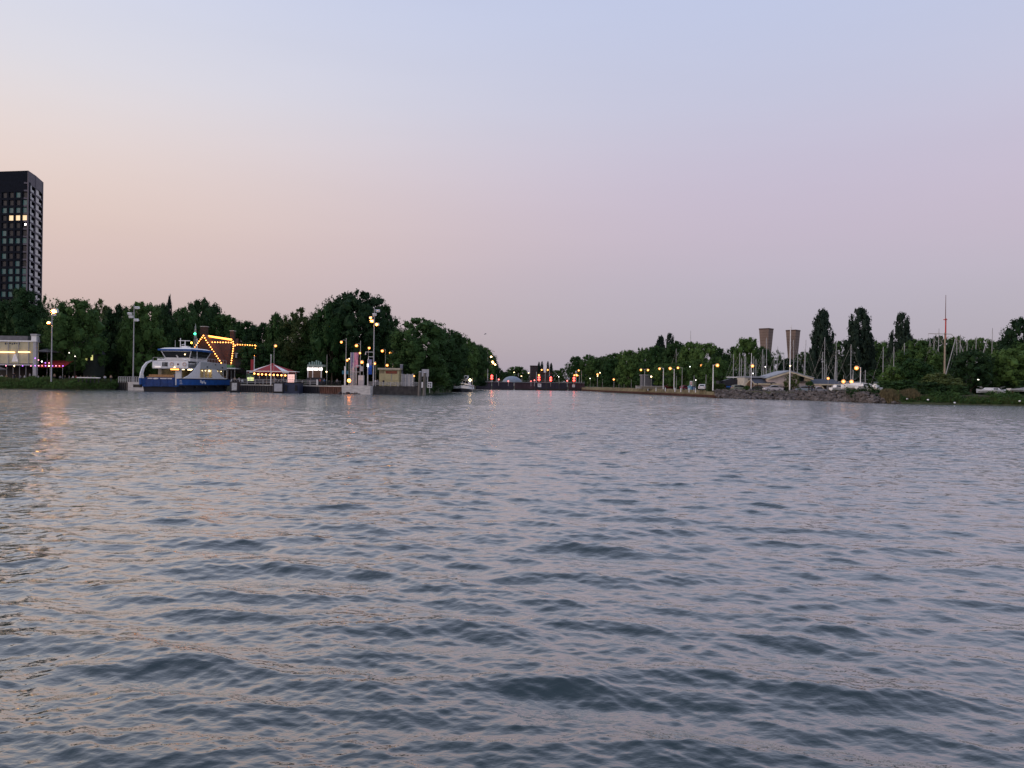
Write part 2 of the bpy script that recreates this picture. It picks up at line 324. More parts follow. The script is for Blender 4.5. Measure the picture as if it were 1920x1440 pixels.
PT = {
 'domeA': proto_tree(1, dome, 120, 17000, .0095, LEAF_D, lr=(.07, .19), core=.5), 'domeB': proto_tree(2, dome, 100, 15000, .0105, LEAF_M, lr=(.08, .21), core=.5),
 'domeC': proto_tree(12, dome, 130, 17000, .0095, LEAF_M, z0=.1, lr=(.06, .18), core=.5),
 'eggA': proto_tree(3, egg, 100, 14000, .0105, LEAF_D, lr=(.08, .2), core=.5), 'eggB': proto_tree(4, egg, 100, 14000, .0105, LEAF_M, lr=(.08, .2), core=.5),
 'wideA': proto_tree(5, wide, 100, 15000, .0105, LEAF_M, z0=.08, lr=(.08, .19), core=.5),
 'thin': proto_tree(6, egg, 80, 8500, .010, LEAF_O, lr=(.07, .15), core=.5, holes=.55),
 'thinD': proto_tree(16, egg, 75, 8500, .011, LEAF_D, lr=(.07, .15), core=.5, holes=.55),
 'popA': proto_tree(7, pop, 150, 14000, .012, LEAF_P, z0=.04, lr=(.07, .2), core=.5, holes=.05), 'popB': proto_tree(8, pop, 150, 14000, .011, LEAF_P, z0=.04, lr=(.07, .19), core=.52, holes=.03),
 'bush': proto_tree(9, wide, 80, 10000, .016, LEAF_M, z0=.02, lr=(.08, .2), core=.5, trunk=.03), 'bushO': proto_tree(10, wide, 80, 10000, .016, LEAF_O, z0=.02, lr=(.08, .2), core=.5, trunk=.03),
 'bushD': proto_tree(11, wide, 80, 10000, .016, LEAF_D, z0=.02, lr=(.08, .2), core=.5, trunk=.03)}
USED = set()
def tree(px, yt, wpx, D, kind, label, group, z=GZ, cat='tree', name=None):
    zt = at(px, yt, D).z; h = zt - z; wd = wpx * D / F * 1.04; base = P(px, D, z)
    nm = name or {'p': 'poplar_tree', 'b': 'bush', 't': 'tree', 'd': 'tree', 'e': 'tree', 'w': 'tree'}[kind[0]]
    # trunk stands upright; crown top sits over the base
    r = dup(PT[kind], base, random.uniform(0, 6.28), (wd, wd * random.uniform(.85, 1), h), label, group, nm)
    r['category'] = cat if nm != 'bush' else 'bush'; return r
def row(lst, group, fmt, adj):
    lst = sorted(lst, key=lambda q: q[0])
    for i, (px, yt, wpx, D, kind) in enumerate(lst):
        tree(px, yt, wpx, D, kind, fmt % (adj.get(kind, 'leafy green'), ordw(i)), group)
ADJ = {'domeA': 'dark dome-crowned', 'domeB': 'broad green', 'domeC': 'round green', 'eggA': 'dark upright', 'eggB': 'oval green', 'wideA': 'spreading green', 'thin': 'pale sparse-crowned', 'thinD': 'dark open-crowned', 'popA': 'slender dark poplar', 'popB': 'tall dark poplar', 'bush': 'green', 'bushO': 'olive green', 'bushD': 'dark green'}
row([(-30, 552, 95, 225, 'domeA'), (38, 540, 100, 222, 'eggA'), (82, 556, 50, 232, 'thinD'), (140, 562, 110, 207, 'domeB'), (188, 561, 60, 240, 'thin'), (222, 572, 70, 226, 'domeA'),
     (266, 567, 85, 218, 'domeC'), (305, 570, 60, 230, 'eggA'), (345, 577, 70, 240, 'domeA')], 'tall trees behind the riverside cafe', '%s tree, %s from left in the tall row behind the cafe', ADJ)
row([(381, 561, 85, 252, 'domeA'), (418, 590, 80, 244, 'domeC'), (455, 603, 80, 246, 'domeB'), (490, 606, 70, 243, 'domeA'), (516, 587, 46, 240, 'eggA'), (560, 577, 90, 238, 'thin'), (545, 598, 90, 246, 'domeA'), (598, 586, 70, 240, 'domeB')],
    'trees behind the restaurant', '%s tree, %s from left behind the restaurant and landing', ADJ)
row([(5, 575, 80, 264, 'eggA'), (62, 578, 80, 262, 'domeA'), (118, 588, 84, 262, 'eggA'), (150, 590, 80, 258, 'domeA'), (205, 592, 84, 264, 'domeA'), (255, 592, 80, 262, 'eggA'), (312, 598, 84, 266, 'domeA'), (360, 600, 80, 272, 'domeA')], 'background trees behind the cafe', '%s tree, %s from left in the second row behind the cafe', ADJ)
tree(316, 556, 17, 280, 'popA', 'small dark spire-shaped tree top poking up above the trees behind the ferry', None)
tree(670, 546, 140, 225, 'domeA', 'biggest tree of all, tall dark dome crown behind the quay with the yellow kiosk', None)
tree(622, 566, 80, 222, 'domeB', 'tree at the left shoulder of the biggest dome-shaped tree', None)
tree(722, 572, 60, 226, 'eggA', 'dark tree at the right shoulder of the biggest dome-shaped tree', None)
tree(788, 597, 125, 208, 'domeA', 'wide rounded green tree right behind the yellow kiosk', None)
row([(838, 618, 90, 247, 'domeA'), (866, 633, 70, 300, 'domeC'), (887, 642, 60, 352, 'domeA'), (905, 652, 48, 480, 'domeB'), (918, 664, 34, 490, 'domeA'), (931, 684, 22, 500, 'eggA'), (940, 694, 14, 510, 'eggA')],
    'trees lining the left side of the canal', '%s tree, %s from left in the row along the canal', ADJ)
row([(x, 642 + random.randint(-10, 16), 78, 224 + random.randint(-6, 8), random.choice(['domeA', 'domeC', 'eggA'])) for x in (-15, 30, 75, 118, 160, 205, 250, 292)], 'low trees behind the cafe terrace', 'low %s tree, %s from left in the understory behind the cafe', ADJ)
row([(x, 640 + random.randint(-8, 22), 74, 232 + random.randint(-4, 6), random.choice(['domeA', 'domeC', 'bush'])) for x in (335, 470, 512, 555, 600, 645, 690, 735)], 'low trees behind the restaurant', 'low %s tree, %s from left in the understory behind the restaurant', ADJ)
row([(x, y, 66, D, k) for x, y, D, k in ((770, 665, 205, 'bushD'), (812, 672, 212, 'bush'), (838, 680, 238, 'bushD'), (862, 690, 306, 'bush'), (880, 696, 355, 'bushD'))], 'shrubs at the left canal bank', '%s shrub, %s from the left along the left canal bank', ADJ)
# far end of the canal
row([(948, 697, 24, 560, 'domeA'), (968, 687, 46, 600, 'domeC'), (992, 700, 30, 620, 'domeA'), (1042, 694, 36, 620, 'domeC'), (1024, 703, 30, 640, 'domeA')], 'distant trees beyond the lock', 'distant %s tree, %s from the left beyond the lock gates', ADJ)
row([(1010, 679, 8, 560, 'popA'), (1016, 678, 9, 565, 'popB'), (1027, 678, 9, 560, 'popB'), (1033, 681, 10, 555, 'popA')], 'distant poplars beyond the lock', '%s tree, %s from left of four small poplars beyond the lock', ADJ)
# right side
row([(1062, 682, 30, 520, 'thinD'), (1080, 668, 36, 470, 'domeC'), (1104, 665, 44, 440, 'domeA'), (1128, 668, 44, 400, 'domeA'), (1152, 662, 50, 370, 'domeC'), (1176, 657, 54, 345, 'domeB'), (1204, 653, 60, 325, 'wideA'),
     (1230, 648, 50, 310, 'domeC'), (1266, 640, 56, 300, 'domeA'), (1296, 641, 60, 290, 'domeC'), (1324, 644, 60, 275, 'domeB'), (1347, 652, 36, 270, 'eggA')], 'trees on the right bank of the canal', '%s tree, %s from the left on the right bank of the canal', ADJ)
row([(1238, 631, 34, 345, 'popA'), (1254, 626, 34, 340, 'popB')], 'upright dark trees', '%s tree, %s from left of the pair rising over the right bank', ADJ)
row([(x, 676 + random.randint(-7, 7), 52, D, random.choice(['domeB', 'domeC', 'wideA'])) for x, D in ((1120, 400), (1150, 345), (1178, 315), (1212, 292), (1245, 272), (1278, 258), (1312, 246), (1344, 240))], 'smaller street trees on the right bank', 'small %s tree, %s from left behind the right-bank lamps', ADJ)
row([(1376, 650, 44, 330, 'domeA'), (1402, 633, 66, 320, 'domeC'), (1430, 650, 40, 310, 'domeA'), (1457, 657, 44, 340, 'thinD'), (1508, 660, 50, 330, 'domeA'), (1568, 640, 54, 300, 'domeA'), (1644, 640, 60, 270, 'domeC'), (1480, 672, 50, 320, 'domeA'), (1666, 652, 50, 262, 'domeC')], 'trees behind the yacht masts', '%s tree, %s from the left behind the yacht masts', ADJ)
tree(1541, 582, 58, 250, 'popA', 'tall dark poplar, leftmost of the three, with a forked tip', 'three tall poplars')
tree(1609, 579, 70, 245, 'popB', 'tallest and widest dark poplar, middle one of the three behind the masts', 'three tall poplars')
tree(1688, 588, 56, 236, 'popB', 'shorter blunt-topped dark poplar, rightmost of the three', 'three tall poplars')
tree(1528, 625, 26, 252, 'popB', 'lower dark poplar leaning on the left side of the leftmost tall poplar', None)
row([(x, 690 + random.randint(-6, 8), 52, D, random.choice(['domeA', 'bushD', 'domeC'])) for x, D in ((1375, 290), (1412, 285), (1450, 290), (1490, 285), (1530, 280), (1568, 260), (1602, 250), (1640, 240), (1670, 225))], 'low trees behind the yacht club', 'low %s tree, %s from left in the belt behind the yacht club', ADJ)
row([(1716, 636, 70, 232, 'domeC'), (1755, 630, 70, 240, 'domeA'), (1792, 632, 60, 248, 'domeB'), (1838, 634, 80, 250, 'domeC'), (1876, 640, 60, 240, 'domeA'), (1700, 655, 70, 205, 'domeC'), (1742, 652, 66, 200, 'wideA')], 'trees at the right end behind the bushes', '%s tree, %s from the left behind the right-hand bushes', ADJ)
tree(1914, 596, 74, 196, 'eggA', 'tall open-crowned tree cut by the right edge of the view', None)
tree(1940, 640, 100, 190, 'domeB', 'broad tree below the open-crowned tree at the right edge', None)
row([(1676, 688, 60, 178, 'bush'), (1716, 672, 84, 176, 'wideA'), (1762, 700, 80, 166, 'bushO'), (1700, 712, 70, 168, 'bush'), (1742, 716, 60, 162, 'bushD'), (1790, 722, 50, 161, 'bushD'), (1660, 714, 44, 172, 'bush')], 'bushes on the right bank', '%s bush, %s from the left along the waterfront on the right', ADJ)
tree(1820, 655, 78, 176, 'domeA', 'very dark rounded tree right of the tall flagstaff', None)
tree(1888, 655, 92, 178, 'domeB', 'lighter yellowish green tree above the white caravan', None)
tree(1905, 700, 60, 176, 'bushD', 'dark bush behind the white boat at the right edge', None)
tree(1835, 712, 60, 182, 'bushD', 'dark bush behind the white boat beneath the rounded tree', None)
tree(1930, 715, 50, 172, 'bushD', 'dark bush at the right edge just above the grass bank', None)
# ============================================================ helpers for measured things
class Th:
    def __init__(s, name, label, cat, px, D, z=GZ, group=None, rot=0):
        s.D = D; s.e = thing(name, label, cat, P(px, D, z), rot, group); s.o = s.e.location.copy()
    def l(s, px, py, dy=0):
        q = at(px, py, s.D + dy) - s.o; return q.x, q.z
    def box(s, name, m, x0, y0, x1, y1, d0=0, d1=.3, parent=None, zb=None):
        a, zt = s.l((x0 + x1) / 2, y0, d0); _, z0 = s.l((x0 + x1) / 2, y1, d0); xa = s.l(x0, (y0 + y1) / 2, d0)[0]; xb = s.l(x1, (y0 + y1) / 2, d0)[0]
        if zb is not None: z0 = zb
        return MB().box(xa, xb, d0, d1, z0, zt).build(name, m, parent or s.e)
def blades(name, pts, depth, n, h, m, z0=0.1, z1=2.0, wd=.05, lean=.25, seed=1, ext=None):
    g = np.random.default_rng(seed); A = np.array([[p.x, p.y] for p in pts]); seg = np.linalg.norm(np.diff(A, axis=0), axis=1); c = np.concatenate([[0], np.cumsum(seg)])
    t = g.random(n) * c[-1]; X = np.interp(t, c, A[:, 0]); Y = np.interp(t, c, A[:, 1]); d = g.random(n); Y = Y + d * depth; Z = z0 + (z1 - z0) * np.minimum(1, d * 1.6) - .05
    hh = g.uniform(h[0], h[1], n) * (.75 + .25 * np.sin(t * .9) * np.sin(t * .37 + 2)); a = g.random(n) * 6.283; w_ = wd * g.uniform(.6, 1.5, n)
    ux, uy = np.cos(a) * w_, np.sin(a) * w_; lx, ly = g.normal(0, lean, n) * hh, g.normal(0, lean, n) * hh
    V = np.stack([np.stack([X - ux, Y - uy, Z], -1), np.stack([X + ux, Y + uy, Z], -1), np.stack([X + lx + ux * .7, Y + ly + uy * .7, Z + hh * .7], -1), np.stack([X + lx * 1.6, Y + ly * 1.6, Z + hh], -1)], 1).reshape(-1, 3)
    me = bpy.data.meshes.new(name); me.from_pydata(V.tolist(), [], [(4 * i, 4 * i + 1, 4 * i + 2, 4 * i + 3) for i in range(n)]); me.materials.append(m)
    o = bpy.data.objects.new(name, me); COL.objects.link(o); o['kind'] = 'stuff'; return o
def tufts(name, pts, depth, n, h, m, ztop, seed=1, ls=.16):
    """leafy scrub: little leaves in tufts over a mound"""
    g = np.random.default_rng(seed); A = np.array([[p.x, p.y] for p in pts]); seg = np.linalg.norm(np.diff(A, axis=0), axis=1); c = np.concatenate([[0], np.cumsum(seg)])
    nt_ = n // 8; t = g.random(nt_) * c[-1]; d = g.random(nt_)
    X = np.interp(t, c, A[:, 0]); Y = np.interp(t, c, A[:, 1]) + d * depth
    Z = .15 + (ztop - .15) * np.sqrt(np.minimum(1, d * 1.4)) * (.72 + .2 * np.sin(t * .55 + seed) + .16 * np.sin(t * 1.7 + 1)) + g.normal(0, .12, nt_) + h * g.random(nt_) ** 3
    i = g.integers(0, nt_, n); pos = np.stack([X[i], Y[i], Z[i]], -1) + g.normal(0, .17, (n, 3)); nr = g.normal(size=(n, 3)) + [0, -.3, .8]; nr /= np.linalg.norm(nr, axis=1)[:, None]
    tt = np.cross(nr, g.normal(size=(n, 3))); tt /= np.linalg.norm(tt, axis=1)[:, None]; bt = np.cross(nr, tt) * .6; s_ = ls * g.uniform(.6, 1.4, n)[:, None]
    Q = np.stack([pos - tt * s_, pos - bt * s_, pos + tt * s_, pos + bt * s_], 1).reshape(-1, 3)
    me = bpy.data.meshes.new(name); me.from_pydata(Q.tolist(), [], [tuple(range(4 * k, 4 * k + 4)) for k in range(n)]); me.materials.append(m)
    o = bpy.data.objects.new(name, me); COL.objects.link(o); o['kind'] = 'stuff'; return o
def mound(name, pts, depth, prof, m):
    """strip of ground along a shoreline: prof = [(depth fraction, z)]"""
    dense = []
    for a, b in zip(pts, pts[1:]):
        k = max(2, int((b - a).length / 3)); dense += [a.lerp(b, i / k) for i in range(k)]
    dense.append(pts[-1]); V = []; Fc = []
    for i, p in enumerate(dense):
        for (d, z) in prof: V.append((p.x + math.sin(i * 1.3 + d * 5) * .15, p.y + d * depth + math.sin(i * .9 + d * 7) * .25, z + (math.sin(i * 1.1 + d * 9) * .08 if z > 0 else 0)))
    n = len(prof)
    for i in range(len(dense) - 1):
        for j in range(n - 1): a = i * n + j; Fc.append((a, a + n, a + n + 1, a + 1))
    return struct(MB().add(V, Fc).build(name, m, smooth=True))
# ============================================================ banks and quays
GRASSM = mat('grass_turf', (.05, .06, .028), .95, var=.4, scale=.9, bump=.8, bscale=6)
DRYG = mat('dry_grass', (.17, .14, .075), .95, var=.4, scale=.6, bump=.8, bscale=6)
REEDM = mat('reeds', (.12, .10, .05), .9, var=.4, scale=2)
MUD = mat('dark_mud', (.025, .02, .016), .6, var=.4)
lsh = [sh(*q) for q in ((-700, 191), (0, 188), (150, 191), (216, 200))]
mound('grassy_bank', lsh, 8, [(0, -1), (0, .1), (.3, 1.2), (.6, 1.9), (1, 2.1)], GRASSM)
o = tufts('bank_scrub', lsh[1:] and [sh(-160, 189), sh(0, 188), sh(150, 191), sh(216, 200)], 6.5, 34000, .5, LEAF_M, 2.75, 5); tag(o, 'rough green scrub and grass covering the low bank below the cafe', 'scrub')
o = blades('bank_grass', [sh(-160, 189), sh(0, 188), sh(150, 191), sh(216, 200)], 6, 9000, (.5, 1.3), LEAF_O, .1, 2.2, .04, seed=4); tag(o, 'taller grass stalks standing in the scrub of the left bank', 'grass')
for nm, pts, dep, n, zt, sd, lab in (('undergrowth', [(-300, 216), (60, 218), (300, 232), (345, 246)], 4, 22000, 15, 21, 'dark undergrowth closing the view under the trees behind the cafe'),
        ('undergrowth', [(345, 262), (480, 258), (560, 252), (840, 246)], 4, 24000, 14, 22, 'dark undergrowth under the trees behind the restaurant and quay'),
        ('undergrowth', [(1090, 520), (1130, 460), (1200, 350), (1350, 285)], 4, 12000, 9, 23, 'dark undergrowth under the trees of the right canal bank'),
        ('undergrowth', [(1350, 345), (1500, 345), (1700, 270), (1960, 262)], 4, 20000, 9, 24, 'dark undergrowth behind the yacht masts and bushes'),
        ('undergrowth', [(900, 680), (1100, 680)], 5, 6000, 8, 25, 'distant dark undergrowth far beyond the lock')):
    P_ = [Vector((P(a, b, 0).x, b, 0)) for a, b in pts]
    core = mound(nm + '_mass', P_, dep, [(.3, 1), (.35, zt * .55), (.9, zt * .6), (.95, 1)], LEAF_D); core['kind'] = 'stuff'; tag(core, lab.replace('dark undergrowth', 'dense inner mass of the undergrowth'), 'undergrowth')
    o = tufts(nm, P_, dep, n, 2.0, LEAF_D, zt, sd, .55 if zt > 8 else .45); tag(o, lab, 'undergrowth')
def wall_strip(name, a, b, z0, z1, m, ribs=0, ribm=None, cap=None, th=.5):
    A, B = sh(*a), sh(*b); d = (B - A); L = d.length; rz = math.atan2(d.y, d.x)
    o = MB().box(0, L, -th, 0, z0, z1).build(name, m); o.location = A; o.rotation_euler = (0, 0, rz); struct(o)
    if ribs:
        mb = MB(); k = int(L / ribs)
        for i in range(k): mb.box(i * ribs + .1, i * ribs + ribs * .5, -th - .14, -th, z0, z1 - .12)
        r = mb.build('sheet_piling', ribm or m, o); r['kind'] = 'stuff'
    if cap: MB().box(-.01, L + .01, -th - .2, .02, z1 + .003, z1 + .16).build('coping', cap, o)
    return o
wall_strip('quay_wall', (218, 203), (243, 199), -1, 2.2, CONCD, .9, BLACKS)
wall_strip('quay_wall', (438, 195.5), (602, 188), -1, 1.75, BLACKS, .7, BLACKS, CONC)
wall_strip('quay_wall', (602, 188), (650, 184.5), -1, 1.75, RUST, .7, RUST, CONC)
wall_strip('quay_wall', (690, 186.5), (790, 188), -1, 2.1, CONCD, .9, CONCD)
mound('canal_bank', [sh(788, 189), sh(824, 219), sh(842, 246), sh(852, 278), sh(872, 325), sh(890, 385)], 7, [(0, -1), (0, .25), (.5, 1.4), (1, 2.05)], GRASSM)
o = tufts('canal_bank_scrub', [sh(792, 190), sh(824, 219.5), sh(842, 246.5), sh(852, 278.5), sh(872, 325), sh(889, 380)], 6, 9000, .6, LEAF_D, 2.2, 8, .2); tag(o, 'dark low scrub along the left canal bank up to the barge', 'scrub')
MB().box(-3.6, 3.3, -1.6, 2, -1, 2.12).build('x', CONC)
b_ = bpy.data.objects['x']; b_.name = 'quay_block'; b_.location = sh(671, 184); struct(b_)
b_ = MB().box(-1.9, 4.6, -1.2, 2, -1, 2.2).build('quay_block', CONC); b_.location = sh(258, 196); struct(b_)
# right: sheet piling with a mown verge above, then rubble, then scrub
rs1 = [sh(1092, 385), sh(1140, 337), sh(1200, 287.5), sh(1275, 241.5), sh(1352, 205)]
mound('grass_verge', rs1, 6.5, [(0, -1), (0, .75), (.02, .95), (.5, 1.6), (1, 2.06)], DRYG)
for a, b in (((1092, 384.8), (1140, 336.8)), ((1140, 336.8), (1200, 287.3)), ((1200, 287.3), (1275, 241.3)), ((1275, 241.3), (1352, 204.8))): wall_strip('sheet_pile_wall', a, b, -1, .72, RUST, .8, RUST, th=.15)
rs2 = [sh(1346, 203.5), sh(1400, 193), sh(1500, 187), sh(1600, 171.5), sh(1640, 162), sh(1705, 157.5)]
mound('rubble_slope', rs2, 6, [(0, -1), (0, .0), (.45, 1.1), (1, 2.1)], MUD)
ROCK = mat('rubble_stone', (.105, .092, .085), .9, var=.6, scale=.9, bump=.5, bscale=7)
g = random.Random(5); mb = MB(); tot = []
for a, b in zip(rs2, rs2[1:]): tot += [(a, b, (b - a).length)]
LT = sum(q[2] for q in tot)
for i in range(1300):
    t = g.random() * LT
    for a, b, L in tot:
        if t < L: p = a.lerp(b, t / L); break
        t -= L
    d = g.random(); r = g.uniform(.22, .55) * (1.15 - .4 * d); o_ = len(mb.v); mb.ball((p.x, p.y + d * 5.6 - .3, .05 + d * 2.3), r, 6, 4, g.uniform(.5, .8))
    for k in range(o_, len(mb.v)): v = mb.v[k]; mb.v[k] = (v[0] + g.uniform(-.3, .3) * r, v[1] + g.uniform(-.3, .3) * r, v[2] + g.uniform(-.25, .25) * r)
o = mb.build('rubble_stones', ROCK); o['kind'] = 'stuff'; tag(o, 'grey brown rubble stones piled along the shore below the yacht club', 'stones')
o = tufts('shore_weeds', [sh(1350, 208), sh(1400, 197), sh(1500, 191), sh(1660, 164)], 3, 5500, .5, LEAF_O, 2.3, 12, .13); tag(o, 'weeds growing along the top edge of the rubble slope', 'weeds')
rs3 = [sh(1690, 157), sh(1750, 154.5), sh(1920, 151), sh(2500, 147)]
mound('shore_bank', rs3, 7, [(0, -1), (0, .15), (.5, 1.2), (1, 2.1)], GRASSM)
o = tufts('shore_scrub', [sh(1690, 157.5), sh(1750, 155), sh(1920, 151), sh(2100, 149)], 6, 20000, .6, LEAF_M, 2.3, 15, .16); tag(o, 'low green scrub at the water edge below the right-hand bushes', 'scrub')
o = tufts('dark_scrub', [sh(1600, 171), sh(1650, 163), sh(1700, 160), sh(1780, 157)], 5, 8000, 1.2, LEAF_D, 2.8, 16, .18); tag(o, 'dark scrub between the rubble and the boats', 'scrub')
o = blades('reed_bed', [sh(1664, 160), sh(1700, 158.2), sh(1729, 157)], 3.5, 8000, (1.1, 2.5), REEDM, .1, 1.2, .05, .06, 9); tag(o, 'tan dry reeds standing in a strip at the right shore', 'reeds')
o = blades('shore_reeds', [sh(1729, 156.5), sh(1800, 154), sh(1925, 151)], 3, 5000, (.6, 1.5), LEAF_O, .1, .8, .04, .15, 19); tag(o, 'green rushes fringing the water at far right', 'rushes')
# ============================================================ tower block
def tower():
    T = thing('apartment_tower', 'dark glass high-rise with rounded balcony side, cut by the left edge', 'building', P(48, 300, GZ)); O = T.location
    FAC = mat('dark_facade', (.006, .009, .016), .85, var=.3, spec=.1); SLAB = mat('mauve_grey_concrete', (.13, .115, .13), .7); SCR = mat('sky_tinted_screen', (.42, .44, .44), .3, var=.06)  # pale grey of the screens stands in for sky reflected in the glass
    CURT = mat('glowing_curtained_glass', (.02, .07, .075), .3, var=.3, emit=(.1, .35, .36), es=.06); DARKP = mat('dark_pane', (.008, .012, .018), .4, spec=.2)  # curtained panes carry a faint teal glow for the dim rooms behind
    def q(px, D): v = P(px, D, GZ) - O; return Vector((v.x, v.y, 0))
    B, C_, E, Fb, A = q(48, 300), q(61.5, 307), q(75, 316.5), q(73, 338), q(-90, 305); Ab = A + Vector((3, 32, 0))
    ztop = at(48, 320, 300).z - GZ; fl = 3.03; n = int((ztop - 5.2) / fl); zb = ztop - 4.9 - n * fl
    Mid = (C_ + E) / 2 + Vector((.5, -.6, 0))
    foot = [A, B, C_, E, Fb, Ab]; cen = (A + Fb) / 2
    ins = [p + (cen - p).normalized() * 1.0 for p in foot]
    MB().xy([(p.x, p.y) for p in ins], 0, ztop - .4).build('core', FAC, T)
    MB().xy([(p.x, p.y) for p in foot], ztop - 4.6, ztop).build('roof_parapet', SLAB, T)
    MB().xy([(p.x, p.y) for p in (A + Vector((0, -.03, 0)), B + Vector((.0, -.06, 0)), B + Vector((-.4, 1, 0)), A + Vector((0, 1, 0)))], ztop - 8.2, ztop + .05).build('blank_top_wall', FAC, T)
    dirf = (B - A).normalized(); pitch = 3.03; ncol = 10
    pier = MB(); sc = []
    def quadbox(mb, p0, p1, off, th, z0, z1):
        d = (p1 - p0).normalized(); nrm = Vector((d.y, -d.x, 0)); a, b = p0 + nrm * off, p1 + nrm * off; c, e = b - nrm * th, a - nrm * th
        mb.xy([(a.x, a.y), (b.x, b.y), (c.x, c.y), (e.x, e.y)], z0, z1)
    for i in range(n + 1):
        z = zb + i * fl
        m_ = MB(); quadbox(m_, A, B, 0, 1.2, z - .45, z + .45); m_.build('spandrel', FAC, T)
    for j in range(ncol + 1):
        p = B - dirf * (j * pitch); quadbox(pier, p - dirf * .42, p + dirf * (.42 if j else 0), .02, 1.2, 0, ztop - 5)
    pier.build('facade_piers', FAC, T)
    lit = {}
    for i in range(n):
        z = zb + i * fl; yc = hor(30) - (z + GZ + 1.5 - H) * F / 300
        for j in range(6):
            p = B - dirf * (j * pitch + pitch / 2); mb = MB(); quadbox(mb, p - dirf * 1.05, p + dirf * 1.05, -.35, .2, z + .5, z + fl - .5)
            row_ = round((yc - 361) / 14.3)
            m_ = DARKP
            if row_ == 3 and j < 3: m_ = L_WIN
            elif row_ in (2, 6, 10, 11, 12) and (j < 3 or random.random() < .4): m_ = CURT
            elif row_ in (0, 9) and j == 1: m_ = CURT
            elif row_ == 1 and j == 0: m_ = CURT
            elif random.random() < .08: m_ = CURT
            mb.build('window', m_, T)
            if row_ == 4 and j == 0: m2 = MB(); quadbox(m2, p - dirf * .2, p + dirf * .5, -.33, .05, z + 1.6, z + 2.2); m2.build('ceiling_lamp', L_WHITE, T)
    segs = [(B, C_), (C_, Mid), (Mid, E), (E, Fb)]
    for i in range(n + 1):
        z = zb + i * fl; m_ = MB()
        for a, b in segs: quadbox(m_, a, b, .04, 1.6, z - .32, z + .32)
        m_.build('balcony_slab', SLAB, T)
        if i == n: break
        for a, b in ((B, C_), (C_, E), (E, Fb)):
            d = b - a; t1 = .05
            if (a - B).length < .1 or (a - C_).length < .1:
                m_ = MB(); quadbox(m_, a + d * t1, a + d * .47, .0, .1, z + .33, z + fl - .34); m_.build('glass_screen', SCR, T)
                m_ = MB(); quadbox(m_, a + d * .48, a + d * .78, .0, .1, z + .33, z + 1.25); m_.build('balustrade_panel', SCR, T)
            else:
                m_ = MB(); quadbox(m_, a + d * .02, a + d * .2, .0, .1, z + .33, z + fl - .34); m_.build('glass_screen', SCR, T)
    m_ = MB()
    for p in (B, C_, E): m_.cyl((p.x, p.y, 0), (p.x, p.y, ztop - .2), .28, .28, 6)
    m_.build('facade_columns', SLAB, T)
tower()
